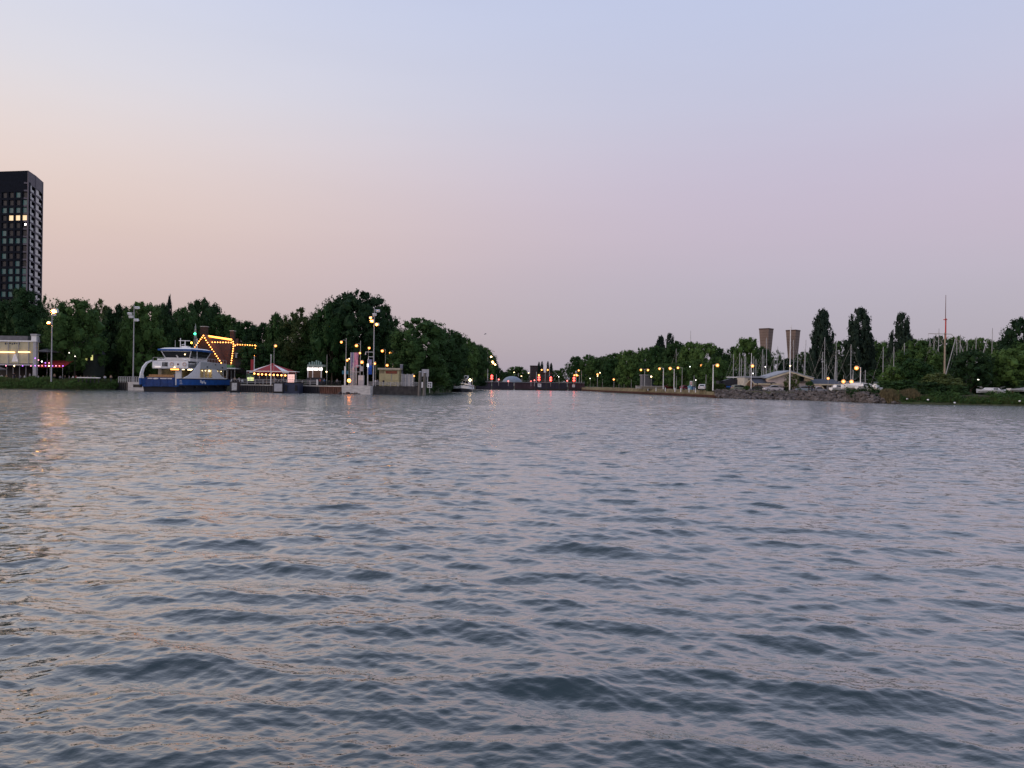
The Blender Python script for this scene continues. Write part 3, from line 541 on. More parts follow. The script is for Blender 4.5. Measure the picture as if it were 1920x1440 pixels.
# ============================================================ cafe pavilion at far left
def cafe():
    t = Th('cafe_pavilion', 'glazed white cafe pavilion with amber tube lights, at the left edge', 'pavilion', 0, 200)
    CL = mat('lit_clear_sheet', (.34, .31, .22), .25, var=.25, scale=.4, emit=(.75, .66, .42), es=.08)  # panels glow faintly in place of light from the interior
    t.box('roof', mat('grey_roof_sheet', (.13, .13, .14), .7), -80, 629, 52, 638, 1.0, 14); t.box('fascia', WHITE, -80, 637.5, 59, 640, -.1, .4)
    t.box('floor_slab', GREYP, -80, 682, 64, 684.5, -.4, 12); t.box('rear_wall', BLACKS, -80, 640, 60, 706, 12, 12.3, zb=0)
    for i, x in enumerate(range(-79, 58, 19)):
        p = t.box('wall_panel', CL, x, 641, x + 18, 681.5, .25, .33)
    for i, x in enumerate(range(-80, 70, 19)): t.box('mullion', GREYP, x - .5, 640.5, x + .5, 682, .0, .24)
    t.box('tent_canopy', WHITE, -80, 641.5, 4, 645, .45, 3)
    for a, b in ((-30, 27), (34, 55.5)): t.box('tube_light', L_TUBE, a, 659.2, b, 661, -.08, .1)
    for x in (-20, -2, 12, 24, 36, 48): t.box('post', GREYP, x, 684.5, x + .8, 707, .5, .62, zb=0)
    for i in range(7): t.box('sign_mark', NAVY, 9 + i * 4.2, 642.5 + (i % 2), 9 + i * 4.2 + 2.6, 646 - (i % 3) * .6, .19, .245)
    mb = MB(); a = t.l(22, 678, .2); b = t.l(28, 664, .2); c = t.l(34, 678, .2); mb.xz([a, c, (b[0] + .3, b[1]), (b[0] - .3, b[1])], .18, .24); mb.build('folded_canvas', WHITE, t.e)
    c = Th('column', 'grey square column with flared cap at the right end of the cafe pavilion', 'column', 64, 198)
    c.box('shaft', GREYP, 61.5, 640, 67.5, 712, 0, .8, zb=0); c.box('capital', WHITE, 58.5, 629, 68, 640.5, -.2, 1); c.box('capital_wing', GREYP, 68.2, 632, 71, 642, 0, .8); c.box('cap_plate', GREYP, 57, 626, 69, 629, -.4, 1.2)
    a = Th('awning', 'red awning with small party lights beside the grey column', 'awning', 92, 199)
    x0, z0 = a.l(69, 675); x1, z1 = a.l(118, 676); mb = MB(); mb.yz([(0, z0 - 1.9), (0, z0 - 1.75), (5, z0 + .1), (5, z0 - .05)], x0, x1); mb.build('canvas', RED, a.e)
    mb = MB()
    for x in (x0 + .1, (x0 + x1) / 2, x1 - .1): mb.cyl((x, .1, 0), (x, .1, z0 - 1.9), .04)
    mb.build('awning_posts', GALV, a.e)
    for k, (px, py, wpx, lab) in enumerate(((88, 657, 42, 'grey flat parasol above the red awning'), (-5, 690, 30, 'dark parasol under the pavilion at the left edge'))):
        p = Th('parasol', lab, 'parasol', px, 202 - k * 5); r = wpx * 202 / F / 2; z = p.l(px, py)[1]
        mb = MB(); n = 12; mb.add([(0, 0, z + .5)] + [(r * math.cos(i * 2 * math.pi / n), r * math.sin(i * 2 * math.pi / n), z - .3) for i in range(n)] + [(r * math.cos(i * 2 * math.pi / n), r * math.sin(i * 2 * math.pi / n), z - .5) for i in range(n)] + [(0, 0, z + .3)],
               [(0, 1 + i, 1 + (i + 1) % n) for i in range(n)] + [(1 + i, 13 + i, 13 + (i + 1) % n, 1 + (i + 1) % n) for i in range(n)] + [(25, 13 + (i + 1) % n, 13 + i) for i in range(n)]); mb.build('canopy', mat('grey_canvas', (.12, .12, .13), .8), p.e)
        MB().cyl((0, 0, 0), (0, 0, z), .04).build('pole', GALV, p.e)
cafe()
def festoon(name, label, pts, n, mats, r=.15, group=None, sag=0, cable=True):
    """pts are world points; bulbs evenly along them"""
    t = thing(name, label, 'string lights', pts[0], 0, group); o = t.location; L = [(b - a).length for a, b in zip(pts, pts[1:])]; T = sum(L)
    def along(s):
        for (a, b, l) in zip(pts, pts[1:], L):
            if s <= l + 1e-6: return a.lerp(b, s / l)
            s -= l
        return pts[-1].copy()
    if cable: MB().tube([p - o for p in pts], .02, 4).build('cable', BLACKS, t)
    me = None
    for i in range(n):
        p = along(T * i / max(1, n - 1)) - o
        mm = mats[i % len(mats)] if isinstance(mats, list) else mats
        b = MB().ball((0, 0, 0), r, 7, 5).build('bulb', mm, t, p - Vector((0, 0, r * .6)))
    return t
festoon('string_lights', 'purple and pink party lights sagging across the red awning', [at(66, 671, 197), at(75, 676, 197), at(86, 680, 197), at(92, 680, 197)], 5, [L_PURP, L_PINK, L_WHITE], .14)
festoon('string_lights', 'row of purple, pink and orange lights under the red awning', [at(66, 685, 197), at(118, 685.5, 197)], 9, [L_PURP, L_PINK, L_RED2, L_PURP, L_WARM], .15)
festoon('string_lights', 'lights hanging under the floor of the cafe pavilion', [at(-20, 685, 198.5), at(58, 685.5, 198.5)], 6, [L_WARM, L_PURP, L_PINK], .14)
# little house in the trees
h = Th('garden_house', 'small dark house with two yellow lit windows among the trees', 'house', 166, 206)
h.box('wall', mat('dark_green_boards', (.02, .026, .02), .9), 156, 663, 178, 700, 0, 5, zb=0)
x0, z0 = h.l(155, 663); x1, _ = h.l(179, 663); MB().xz([(x0, z0), (x1, z0), ((x0 + x1) / 2, z0 + 2.2)], -.3, 5.3).build('roof', mat('grey_slate', (.05, .055, .06), .8), h.e)
for a, b in ((159, 163.5), (170, 174)): f = h.box('window', L_WINY, a, 666, b, 675.5, -.06, .02); h.box('window_frame', WHITE, a - .6, 665, b + .6, 666, -.1, 0)
h.box('porch_light', L_WHITE, 157, 663, 160, 664.2, -.3, -.1)
for px, py, D in ((129, 661.5, 200), (140, 668, 200)):
    l = thing('garden_lamp', 'small white garden lamp %s the dark trees behind the terrace' % ('left, high in front of' if px == 129 else 'right, lower in front of'), 'lamp', P(px, D, GZ)); z = at(px, py, D).z - GZ
    MB().cyl((0, 0, 0), (0, 0, z), .03).build('pole', BLACKS, l); MB().ball((0, 0, z), .14).build('bulb', em('dim_white', (1, .9, .75), 3), l)
# ============================================================ lamps and masts
def lamp_post(px, ytop, D, heads, label, group=None, r=.09, m=GALV, z=GZ, name='street_lamp', cat='street lamp', hood=True, top_arm=True):
    base = P(px, D, z); t = thing(name, label, cat, base, 0, group); zt = at(px, ytop, D).z - z
    MB().cyl((0, 0, 0), (0, 0, zt), r * 1.35, r * .8, 8).build('pole', m, t)
    for (hx, hy, mm, hr) in heads:
        q = at(hx, hy, D) - base; q.y = -.1
        if abs(q.x) > .3 or zt - q.z > .5:
            za = min(zt, q.z + .5)
            pts = [(0, 0, za - .25), (q.x * .5, 0, za + (.12 if zt > q.z else 0)), (q.x, -.05, q.z + hr * .9)] if abs(q.x) > .05 else [(0, 0, za), (0, -.3, q.z + hr)]
            MB().tube(pts, .04, 5).build('arm', m, t)
        hd = MB().cyl((q.x, q.y, q.z + hr * .35), (q.x, q.y, q.z + hr * 1.15), hr * 1.15, hr * .4, 8).build('lamp_head', GREYP, t)
        MB().ball((q.x, q.y, q.z), hr * .6, 8, 6).build('bulb', mm, hd)
        if mm in (L_SOD, L_STRONG, L_GLARE): MB().ball((q.x, q.y, q.z), hr * 1.18, 10, 7).build('halo_shell', L_HALO, hd)  # added shell, its glow stands for the halo
    return t
def flood_mast(px, ytop, ybot, D, heads, label, extra=()):
    base = P(px, D, GZ); t = thing('light_mast', label, 'light mast', base, 0); zt = at(px, ytop, D).z - GZ
    MB().cyl((0, 0, 0), (0, 0, zt), .17, .09, 10).build('pole', GREYP, t)
    for (hx, hy, mm, hr) in heads:
        q = at(hx, hy, D) - base
        MB().cyl((0, 0, q.z + .25), (q.x, -.1, q.z + .25), .05, .05, 6).build('bracket', GALV, t)
        hd = MB().add([(q.x - hr * 1.5, .15, q.z + hr), (q.x + hr * 1.5, .15, q.z + hr), (q.x + hr * 1.5, .5, q.z - hr * .5), (q.x - hr * 1.5, .5, q.z - hr * .5), (q.x - hr * 1.2, -.5, q.z + hr * .5), (q.x + hr * 1.2, -.5, q.z + hr * .5), (q.x + hr * 1.2, -.2, q.z - hr), (q.x - hr * 1.2, -.2, q.z - hr)],
                      [(0, 1, 2, 3), (4, 7, 6, 5), (0, 4, 5, 1), (1, 5, 6, 2), (2, 6, 7, 3), (3, 7, 4, 0)]).build('floodlight', WHITE, t)
        if mm:
            MB().ball((q.x, -.38, q.z - hr * .25), hr * .42, 8, 5).build('lens', mm, hd); MB().ball((q.x, -.38, q.z - hr * .25), hr * 1.18, 10, 7).build('halo_shell', L_HALO, hd)  # second ball is an added halo around the lit lens
    return t
flood_mast(96, 579, 706, 187, [(102.5, 583, L_GLARE, .52), (93, 605, L_GLARE, .34), (100.5, 590, None, .3)], 'tall white light mast with two glaring orange floodlights above the cafe')
flood_mast(249.5, 571, 706, 196, [(257, 577, None, .35), (243, 588, None, .33), (245.5, 594, None, .35), (255.5, 600, None, .35)], 'tall white light mast with four unlit floodlights left of the ferry')
m3 = flood_mast(700, 576, 718, 186, [(708, 583, None, .35), (702, 590, None, .33), (695, 595.5, L_STRONG, .26), (697.5, 601.5, L_STRONG, .38), (707, 608, L_STRONG, .34)], 'tall white light mast with three lit floodlights on the quay by the kiosk')
for (ax, ay) in ((685.5, 660), (691, 669)):
    q = at(ax, ay, 186) - m3.location; MB().tube([(0, 0, q.z), (q.x, 0, q.z), (q.x, 0, q.z - .5)], .06).build('side_arm', WHITE, m3); MB().ball((q.x, -.02, q.z - .55), .14).build('camera_dome', WHITE, m3)
G1 = 'lamps along the quay'
lamp_post(513, 646, 204, [(517, 648.5, L_SOD, .32)], 'street lamp with one amber light above the red and white tent', G1, .06)
lamp_post(648, 634, 192, [(640.3, 641.5, L_SOD, .30)], 'curved street lamp left of the flags, its light bent over to the left', G1, .08)
lamp_post(675, 639, 196, [(668.5, 648, L_SOD, .36), (675, 662, L_SOD, .27)], 'street lamp above the pink flags with a high and a low amber light', G1, .08)
lamp_post(690, 650, 215, [(692.3, 652.5, L_SOD, .33)], 'street lamp just left of the tall lit mast, near its middle', G1, .06)
lamp_post(722, 655, 212, [(717, 658, L_SOD, .37)], 'higher amber street lamp of the pair right of the tall mast', G1, .06)
lamp_post(736, 658, 214, [(732, 661, L_SOD, .34)], 'lower amber street lamp of the pair right of the tall mast', G1, .06)
lamp_post(654, 672, 205, [(650.8, 675.5, L_SOD, .33), (655, 672.5, L_WARM, .18)], 'low amber lamp with a small second light left of the flags', G1, .05)
lamp_post(681, 676, 200, [(678.6, 679, L_SOD, .4)], 'low amber lamp between the pink flags and the blue banner', G1, .05)
lamp_post(704, 678, 203, [(702.3, 681.5, L_SOD, .36)], 'low amber lamp just right of the blue banner', G1, .05)
lamp_post(727, 682, 212, [(726, 685, L_SOD, .34)], 'amber lamp right above the roof of the yellow kiosk', G1, .05)
lamp_post(740, 684, 214, [(740, 686.2, L_WARM, .22)], 'small whiter lamp above the right part of the kiosk roof', G1, .04)
lamp_post(764.5, 688, 214, [(764.5, 690, L_WARM, .15)], 'tiny pale lamp right of the yellow kiosk', G1, .04)
lamp_post(777, 703, 200, [(776.3, 704.8, L_SOD, .22), (774, 705, L_SOD, .15)], 'low amber lamp by the grey sign board', G1, .04)
lamp_post(612.5, 665, 196, [(612.3, 697, L_WARM, .26)], 'slim pole with a low amber lamp beside the bicycles', G1, .05)
p_ = thing('flagpole', 'bare white pole with a round top in front of the tent', 'pole', P(507.5, 190, GZ)); zt = at(509, 666, 190).z - GZ
MB().cyl((0, 0, -.2), (0, 0, zt), .11, .07).build('pole', WHITE, p_); MB().ball((0, 0, zt), .16).build('finial', WHITE, p_)
t = Th('navigation_beacon', 'orange glowing beacon on a short post at the white quay block', 'beacon', 654.5, 182.5, 2.12)
z = t.l(654.5, 713.5)[1]; MB().cyl((0, 0, 0), (0, 0, z), .07).build('post', GALV, t.e); MB().ball((0, -.05, z), .42, 12, 8).build('lamp', L_ORANGE, t.e); MB().cyl((0, 0, z + .4), (0, 0, z + .55), .2, .1).build('cap', BLACKS, t.e); MB().box(-.2, .2, -.2, .2, 0, .06).build('base_plate', GALV, t.e)
# green beacon tower
t = Th('beacon_tower', 'slim lattice beacon with a green light rising behind the ferry', 'beacon', 365, 222)
z1 = t.l(365, 612)[1]; mb = MB()
for s in (-1, 1):
    for u in (-1, 1): mb.cyl((s * .75, u * .75, 0), (s * .12, u * .12, z1), .05, .04, 5)
for k in range(9):
    f0, f1 = k / 9, (k + 1) / 9; a, b = .75 - .63 * f0, .75 - .63 * f1
    for u in (-1, 1): mb.cyl((-a, u * a, z1 * f0), (b, u * b, z1 * f1), .03, n=4); mb.cyl((a, u * a, z1 * f0), (-b, u * b, z1 * f1), .03, n=4)
mb.build('lattice', GALV, t.e); zz = t.l(365, 626)[1]; MB().ball((0, -.3, zz), .34, 10, 7).build('green_lamp', L_GREEN, t.e)
zz = t.l(365, 643)[1]; MB().ball((-.85, -.6, zz), .3).build('amber_lamp', em('amber_yellow', (1, .55, .05), 6), t.e)
MB().cyl((0, 0, z1), (0, 0, z1 + .9), .12, .02).build('top_cone', GALV, t.e)
# ============================================================ canal centre
t = thing('light_mast', 'slim mast with lamps in front of the last tree on the left canal side', 'light mast', P(914, 394, GZ))
zt = at(914, 664, 394).z - GZ; MB().cyl((0, 0, 0), (0, 0, zt), .14, .09).build('pole', GALV, t)
for hx, hy, mm, hr in ((921, 669, L_WARM, .42), (923.5, 678.5, L_SOD, .5), (925, 681, L_SOD, .42), (928.6, 683.6, L_WARM, .36)):
    q = at(hx, hy, 394) - t.location; MB().cyl((0, 0, q.z + .3), (q.x, -.1, q.z + .3), .05, n=5).build('arm', GALV, t); MB().ball((q.x, -.1, q.z), hr).build('bulb', mm, t)
# barge
def barge():
    t = thing('river_barge', 'moored white barge with pointed bow at the left canal bank', 'barge', P(864.5, 258, 0)); o = t.location
    k = 258 / F; hw = 17.5 * k
    def ring(y, w_, zk, zs): return [(-w_, y, zs), (-w_ * .95, y, zk), (-w_ * .6, y, -.6), (w_ * .6, y, -.6), (w_ * .95, y, zk), (w_, y, zs)]
    MB().loft([ring(-.0, .15, 1.0, 3.3), ring(1.6, hw * .55, .9, 2.9), ring(4, hw * .9, .8, 2.6), ring(8, hw, .7, 2.3), ring(24, hw, .7, 2.2), ring(30, hw * .8, .8, 2.6)]).build('hull', [HULLB], t)
    def band(z0, z1, m, nm, off):
        mb = MB(); pts = [(-hw - off, 9), (-hw * .92 - off, 4), (-hw * .57 - off, 1.6), (0, -off - .12), (hw * .57 + off, 1.6), (hw * .92 + off, 4), (hw + off, 9), (hw + off, 24)]; zz = [2.2, 2.5, 2.8, 3.25, 2.8, 2.5, 2.2, 2.2]
        V = []; Fc = []
        for (x, y), zt_ in zip(pts, zz): V += [(x, y, zt_ * z0), (x, y, zt_ * z1)]
        for i in range(len(pts) - 1): Fc.append((2 * i, 2 * i + 2, 2 * i + 3, 2 * i + 1))
        mb.add(V, Fc).build(nm, m, t)
    band(.42, .78, WHITE, 'white_bow_band', .06); band(.86, 1.04, WHITE, 'bulwark', .05)
    MB().box(-2.4, 2.2, 5, 22, 2.2, 4.4).build('cabin', WHITE, t); MB().box(-2.7, 2.6, 4.6, 12, 4.41, 4.6).build('cabin_roof', GREYP, t)
    MB().box(-1.8, 1.7, 9, 14, 4.61, 5.8).build('wheelhouse', WHITE, t)
    for x in (-2.0, -.9, .25, 1.2): MB().box(x, x + .8, 4.9, 4.99, 3.0, 3.9).build('window', GLASSD, t)
    for x in (-1.6, -.5, .6): MB().box(x, x + .9, 8.9, 8.99, 4.9, 5.6).build('window', GLASSD, t)
    mb = MB()
    for i in range(8): mb.cyl((-hw + .1 + i * hw * .27, 3.5 - abs(i - 3.5) * -.3, 2.3), (-hw + .1 + i * hw * .27, 3.5, 3.6), .03, n=4)
    mb.build('rail', GALV, t); MB().cyl((hw + .6, 1, 0), (hw + .6, 1, 5), .09).build('mooring_post', GALV, t)
    MB().ball((at(881.5, 712.5, 258) - o), .42).build('lamp', L_WARM, t)
barge()
def lock():
    DK = mat('dark_lock_steel', (.035, .03, .045), .6, var=.35, scale=.5, streak=4); DR = mat('rusty_lock_steel', (.065, .035, .042), .7, var=.35, scale=.5, streak=4); Dg = 390; k = Dg / F
    yt = lambda px: 716 + (px - 890) * .012
    defs = [(889, 921, 'left end dark steel lock gate leaf beside the barge', DK), (923, 963, 'dark lock gate leaf under the pale dome', DK), (965, 1001, 'brownish lock gate leaf left of the white sign panel', DR), (1003, 1023, 'narrow lock gate section carrying the larger white sign panel', DK), (1025, 1047, 'dark lock gate leaf right of the larger white sign panel', DK), (1049, 1064, 'dark lock gate section below the right red lamp', DK), (1066, 1096, 'rusty lock gate section with the smaller white sign at the right end', DR)]
    for a, b, lab, m in defs:
        t = Th('lock_gate', lab, 'lock gate', (a + b) / 2, Dg, -1, 'lock gates closing the canal')
        t.box('gate_body', m, a, yt(a), b, 734, 0, 1.2, zb=-.5); n = int((b - a) / 4.5)
        for i in range(n): x = a + (i + .5) * (b - a) / n; t.box('rib', m, x - .5, yt(a) + .8, x + .5, 730, -.25, -.002, zb=0)
        t.box('walkway', GREYP, a - .3, yt(a) - .6, b + .3, yt(a) + .1, -.5, 1.8); t.box('lower_fender', MUD, a, 729, b, 731, -.45, -.26)
        z = t.l(a, yt(a))[1]; x0, x1 = t.l(a, 716)[0], t.l(b, 716)[0]; mb = MB(); mb.cyl((x0, -.4, z + 1), (x1, -.4, z + 1), .03, n=4); x = x0
        while x < x1: mb.cyl((x, -.4, z), (x, -.4, z + 1), .03, n=4); x += 1.6
        mb.build('handrail', GALV, t.e)
    for px, py, w_, h_, lab in ((1011.5, 722.5, 6.6, 6.4, 'larger square white sign panel on the lock gate'), (1075.5, 723.5, 5, 5, 'smaller square white sign panel at the right end of the lock')):
        t = Th('lock_sign', lab, 'sign', px, Dg - .7, 0); t.box('panel', WHITE, px - w_ / 2, py - h_ / 2, px + w_ / 2, py + h_ / 2, 0, .08)
        for i in range(2):
            for j in range(2): t.box('sign_mark', GREYP, px - w_ * .3 + i * w_ * .33, py - h_ * .3 + j * h_ * .33, px - w_ * .08 + i * w_ * .33, py - h_ * .05 + j * h_ * .33, -.03, -.004)
        t.box('bracket', GALV, px - .3, py + h_ / 2, px + .3, py + h_ / 2 + .8, .1, .5)
    b_ = MB().box(-14, 12, 0, 60, -1, 3.6).build('lock_pier', CONCD); b_.location = P(1015, 397, 0); struct(b_)
    # signals
    for px, ys, lab in ((922, (705, 709.5), 'double red signal nearest the barge, left end of the lock'), (1010.5, (707.5, 712), 'double red signal above the larger white panel, amber light on top'), (1032.5, (708.5, 713), 'double red signal second right of the larger white panel'), (1076, (709, 713.5), 'double red signal at the right end of the lock')):
        t = Th('signal_light', lab, 'signal', px, Dg - 1.2, 2, 'double red lock signals'); z = t.l(px, ys[0])[1]
        MB().cyl((0, .25, 0), (0, .25, z + .5), .1).build('post', GALV, t.e); MB().box(-.75, .75, .1, .5, z - 2, z + .85).build('signal_board', BLACKS, t.e)
        for y in ys: zz = t.l(px, y)[1]; MB().ball((0, -.1, zz), .6, 10, 7).build('red_lamp', L_RED, t.e)
    for px, py, mm, r, lab in ((935, 711.5, L_RED2, .4, 'single red lamp between the double signal and the dome'), (953, 714.5, L_RED2, .36, 'single red lamp in front of the pale dome'), (995.5, 714.7, L_RED2, .26, 'faintest red lamp, in front of the brick block'), (1002, 713, L_RED2, .34, 'red lamp just left of the middle double signal'), (1063.5, 714, L_RED2, .36, 'single red lamp left of the right end signal')):
        t = Th('red_lamp_post', lab, 'lamp', px, Dg - 1, 2, 'single red lamps on the lock'); z = t.l(px, py)[1]; MB().cyl((0, .1, 0), (0, .1, z), .06).build('post', WHITE, t.e); MB().ball((0, 0, z), r).build('lamp', mm, t.e)
    GC = 'lamps at the lock'
    lamp_post(1022, 694, 400, [(1015.8, 693.5, L_SOD, .42), (1027, 693.5, L_SOD, .42)], 'white lamp post with two lights, in the middle of the lock', GC, .13)
    lamp_post(1010.5, 701, 402, [(1010.5, 703.5, L_SOD, .5)], 'amber light right on top of the middle double red signal', GC, .08)
    lamp_post(1080, 699, 402, [(1077, 703.5, L_SOD, .42), (1081, 703, L_SOD, .5), (1083, 704, L_SOD, .36)], 'cluster of amber lights at the right end of the lock', GC, .12, WHITE)
    lamp_post(1090, 695, 404, [(1085, 694.5, L_SOD, .46)], 'lamp post with one amber light right of the lock', GC, .13)
    for px, y0, lab in ((1030, 688, 'thin white mast right of the two-light lamp post'), (1005.5, 698, 'short thin pole left of the middle signal'), (1086, 704, 'short white pole right of the end signal cluster'), (930.5, 702, 'short thin pole right of the first red signal'), (914.5, 695, 'white pole beside the first red signal')):
        t = Th('pole', lab, 'pole', px, 394, 2); z = t.l(px, y0)[1]; MB().cyl((0, 0, -.5), (0, 0, z), .12, .07).build('shaft', WHITE, t.e); MB().ball((0, 0, z), .12).build('cap', WHITE, t.e)
    for px, py, D, mm, r, lab in ((964, 698, 560, L_WARM, .45, 'left'), (977.5, 705.3, 520, L_WARM, .42, 'lower middle'), (991, 699, 560, L_WARM, .45, 'right'), (1046, 704, 540, L_WHITE, .3, 'upper right'), (1047.5, 706.5, 540, L_WHITE, .34, 'lower right')):
        lamp_post(px + 1, py - 1, D, [(px, py, mm, r)], 'distant pale lamp beyond the lock, the %s one' % lab, 'distant lamps beyond the lock', .08)
    # dome
    t = Th('domed_hall', 'pale blue-grey domed roof behind the lock gates', 'building', 960, 440); r = 19 * 440 / F; z = t.l(960, 705)[1]; mb = MB(); rings = []
    for j in range(7):
        a = j / 6 * math.pi / 2; rr = max(.05, r * math.cos(a)); rings.append([(rr * math.cos(i * math.pi / 12), rr * .8 * math.sin(i * math.pi / 12) + 6, z * .25 + z * .75 * math.sin(a)) for i in range(24)])
    MB().loft(rings).build('dome', mat('pale_blue_sheet', (.22, .27, .32), .5), t.e, smooth=True); MB().cyl((0, 6, 0), (0, 6, z * .25), r, r, 24).build('drum_wall', CONC, t.e)
    t = Th('brick_block', 'dark brown square building between the distant trees beyond the lock', 'building', 1003, 570); t.box('wall', mat('dark_brown_brick', (.055, .035, .04), .9), 994.5, 686, 1014, 716, 0, 14, zb=0); t.box('roof_edge', BLACKS, 994, 685.3, 1014.5, 686.2, -.3, 14.3)
    for i in range(3):
        for j in range(4): t.box('window', GLASSD, 996.5 + i * 6, 689 + j * 5.5, 999 + i * 6, 691.8 + j * 5.5, -.1, .05)
    t = Th('control_building', 'low brick lock house behind the middle signals', 'building', 1023, 425); t.box('wall', BRICKM, 1013, 700, 1034, 716, 0, 8, zb=0); t.box('roof', TILE, 1012, 698.5, 1035, 700, -.5, 8.5); t.box('window', GLASSD, 1016, 703, 1021, 708, -.1, .05); t.box('window', GLASSD, 1025, 703, 1030, 708, -.1, .05)
lock()
# gull
t = thing('seagull', 'lone gull gliding in the sky above the canal mouth', 'bird', at(910, 626.5, 118)); GUL = mat('gull_feathers', (.22, .21, .22), .8)
t.rotation_euler = (0, math.radians(-22), .3)
MB().loft([[(x + .0, -.0 + r * math.cos(a), r * .8 * math.sin(a)) for a in [i * math.pi / 3 for i in range(6)]] for x, r in ((-.24, .008), (-.14, .045), (0, .06), (.13, .045), (.2, .03), (.26, .006))]).build('body', GUL, t)
for s in (-1, 1): MB().add([(.08, 0, .02), (-.07, 0, .02), (.1, s * .22, .10), (-.05, s * .22, .09), (-.02, s * .55, .03), (-.06, s * .54, .02)], [(0, 1, 3, 2), (2, 3, 5, 4)]).add([(.08, 0, .04), (-.07, 0, .035), (.1, s * .22, .115), (-.05, s * .22, .1)], [(0, 2, 3, 1)]).build('wing', GUL, t)
MB().add([(-.22, -.01, 0), (-.22, .01, 0), (-.33, .06, 0), (-.33, -.06, 0)], [(0, 1, 2, 3)]).build('tail', GUL, t)
# ============================================================ the ferry
def ferry():
    t = thing('ferry', 'blue and white double-ended ferry with an amber display, moored at the landing', 'ferry', P(296, 181, 0)); W = 4.65; L = 34
    # hull: black below, blue above, with raked ends
    def ring(y, w_, z0, z1, wb): return [(-w_, y, z1), (-wb, y, z0), (wb, y, z0), (w_, y, z1)]
    MB().loft([ring(.9, 4.1, -.5, 1.45, 3.6), ring(3, 4.6, -1, 1.45, 4.3), ring(31, 4.6, -1, 1.45, 4.3), ring(33.4, 4.1, -.5, 1.45, 3.6)]).build('lower_hull', HULLB, t)
    hull = MB()
    for s in (-1, 1):
        x0, x1 = sorted((s * 4.65, s * 4.3))
        hull.yz([(.3, 1.5), (33.7, 1.5), (33.9, 3.15), (.2, 3.15)], x0, x1)
    hull.box(-4.3, 4.3, .6, 33.4, 1.2, 1.5); hull.build('upper_hull', BLUE, t)
    rub = MB()
    for s in (-1, 1): rub.box(min(s * 4.66, s * 4.86), max(s * 4.66, s * 4.86), .6, 33.4, 1.36, 1.62); rub.box(min(s * 4.66, s * 4.73), max(s * 4.66, s * 4.73), .4, 33.6, 3.05, 3.22)
    rub.build('rubbing_strake', HULLB, t); MB().box(-5.7, -4.1, -.5, .7, .95, 1.65).build('bow_fender', MUD, t)
    MB().box(-4.25, 4.25, .8, 33.2, 1.51, 1.56).build('car_deck', mat('deck_plates', (.07, .085, .08), .7, bump=.2), t)
    for yb, s in ((-.15, -1), (34.15, 1)):
        r = MB(); r.box(-2.9, 4.05, min(yb, yb + s * .35), max(yb, yb + s * .35), 1.35, 3.4); rr = r.build('ramp', mat('dark_blue_paint', (.004, .035, .15), .35, var=.3), t)
        for x in (-2.85, -1.1, .6, 2.3, 3.85): MB().box(x, x + .14, min(yb + s * .36, yb + s * .44), max(yb + s * .36, yb + s * .44), 1.4, 3.3).build('stiffener', MATS['dark_blue_paint'], rr)
        MB().box(-2.7, 3.8, min(yb, yb - s * .7), max(yb, yb - s * .7), 3.42, 3.62).build('ramp_planking', WOOD, rr)
        MB().box(-2.5, 3.6, min(yb - s * .75, yb - s * .8), max(yb - s * .75, yb - s * .8), 3.55, 4.1).build('ramp_edge_board', WOOD, rr)
        if s < 0:
            g = random.Random(3); x = -2.2
            while x < 3.4:
                w_ = g.uniform(.12, .24)
                if not (.1 < x < .55): MB().box(x, x + w_, yb - .42, yb - .362, 3.04 - (.08 if -.7 < x < 0 else 0), 3.26 + (.05 if -.7 < x < 0 else 0)).build('letter', WHITE, rr)
                x += w_ + .06
    # side sweeps: white curved bulwarks at the four corners
    for s in (-1, 1):
        for e in (0, 1):
            f = lambda y: y if not e else 34 - y
            prof = [(f(.2), 3.2), (f(3.4), 3.3), (f(6.2), 3.95), (f(8.6), 4.9), (f(10.6), 6.0), (f(12.2), 7.1), (f(13.2), 7.6), (f(16.6), 7.7), (f(16.6), 5.85), (f(13.2), 5.8), (f(12.4), 3.2)] if s > 0 else [(f(.2), 3.2), (f(.5), 4.4), (f(1.5), 5.9), (f(3.4), 7.1), (f(6.2), 7.7), (f(6.2), 7.4), (f(4.0), 6.75), (f(2.5), 5.6), (f(1.9), 4.3), (f(2.3), 3.2)]
            x0, x1 = sorted((s * 4.62, s * 4.42)); MB().yz(prof if not e else prof[::-1], x0, x1).build('curved_bulwark', WHITE, t)
    MB().box(-4.4, 4.4, 6.4, 27.6, 5.65, 5.85).build('upper_deck', WHITE, t)
    for y0, y1 in ((6.3, 6.5), (27.5, 27.7)): MB().box(-4.41, 4.41, y0, y1, 5.85, 7.55).build('deck_front_screen', WHITE, t)
    MB().box(-4.41, -4.21, 6.5, 27.5, 5.85, 7.5).build('deck_side_screen', WHITE, t)
    MB().box(-4.0, 4.0, 6.8, 27.2, 7.5, 7.62).build('boat_deck', GREYP, t)
    for x0, x1 in ((-1.95, -1.6), (-1.45, -1.05), (-.98, -.62)): MB().box(x0, x1, 6.24, 6.31, 6.15, 7.2).build('window', GLASSD, t)
    for x in (.45, 3.55):
        mb = MB()
        for i in range(12):
            a, b = i * math.pi / 6, (i + 1) * math.pi / 6; mb.cyl((x + .42 * math.cos(a), 6.2, 6.75 + .42 * math.sin(a)), (x + .42 * math.cos(b), 6.2, 6.75 + .42 * math.sin(b)), .085, n=5)
        mb.build('lifebuoy', mat('lifebuoy_plastic', (.60, .42, .34), .6), t)
    MB().box(1.75, 2.15, 6.22, 6.3, 6.5, 6.95).build('red_notice', mat('maroon_notice', (.1, .02, .03), .6), t)
    MB().box(-3.7, -2.35, 6.12, 6.3, 5.9, 6.12).build('light_panel', em('soft_panel', (1, .85, .78), .75), t)
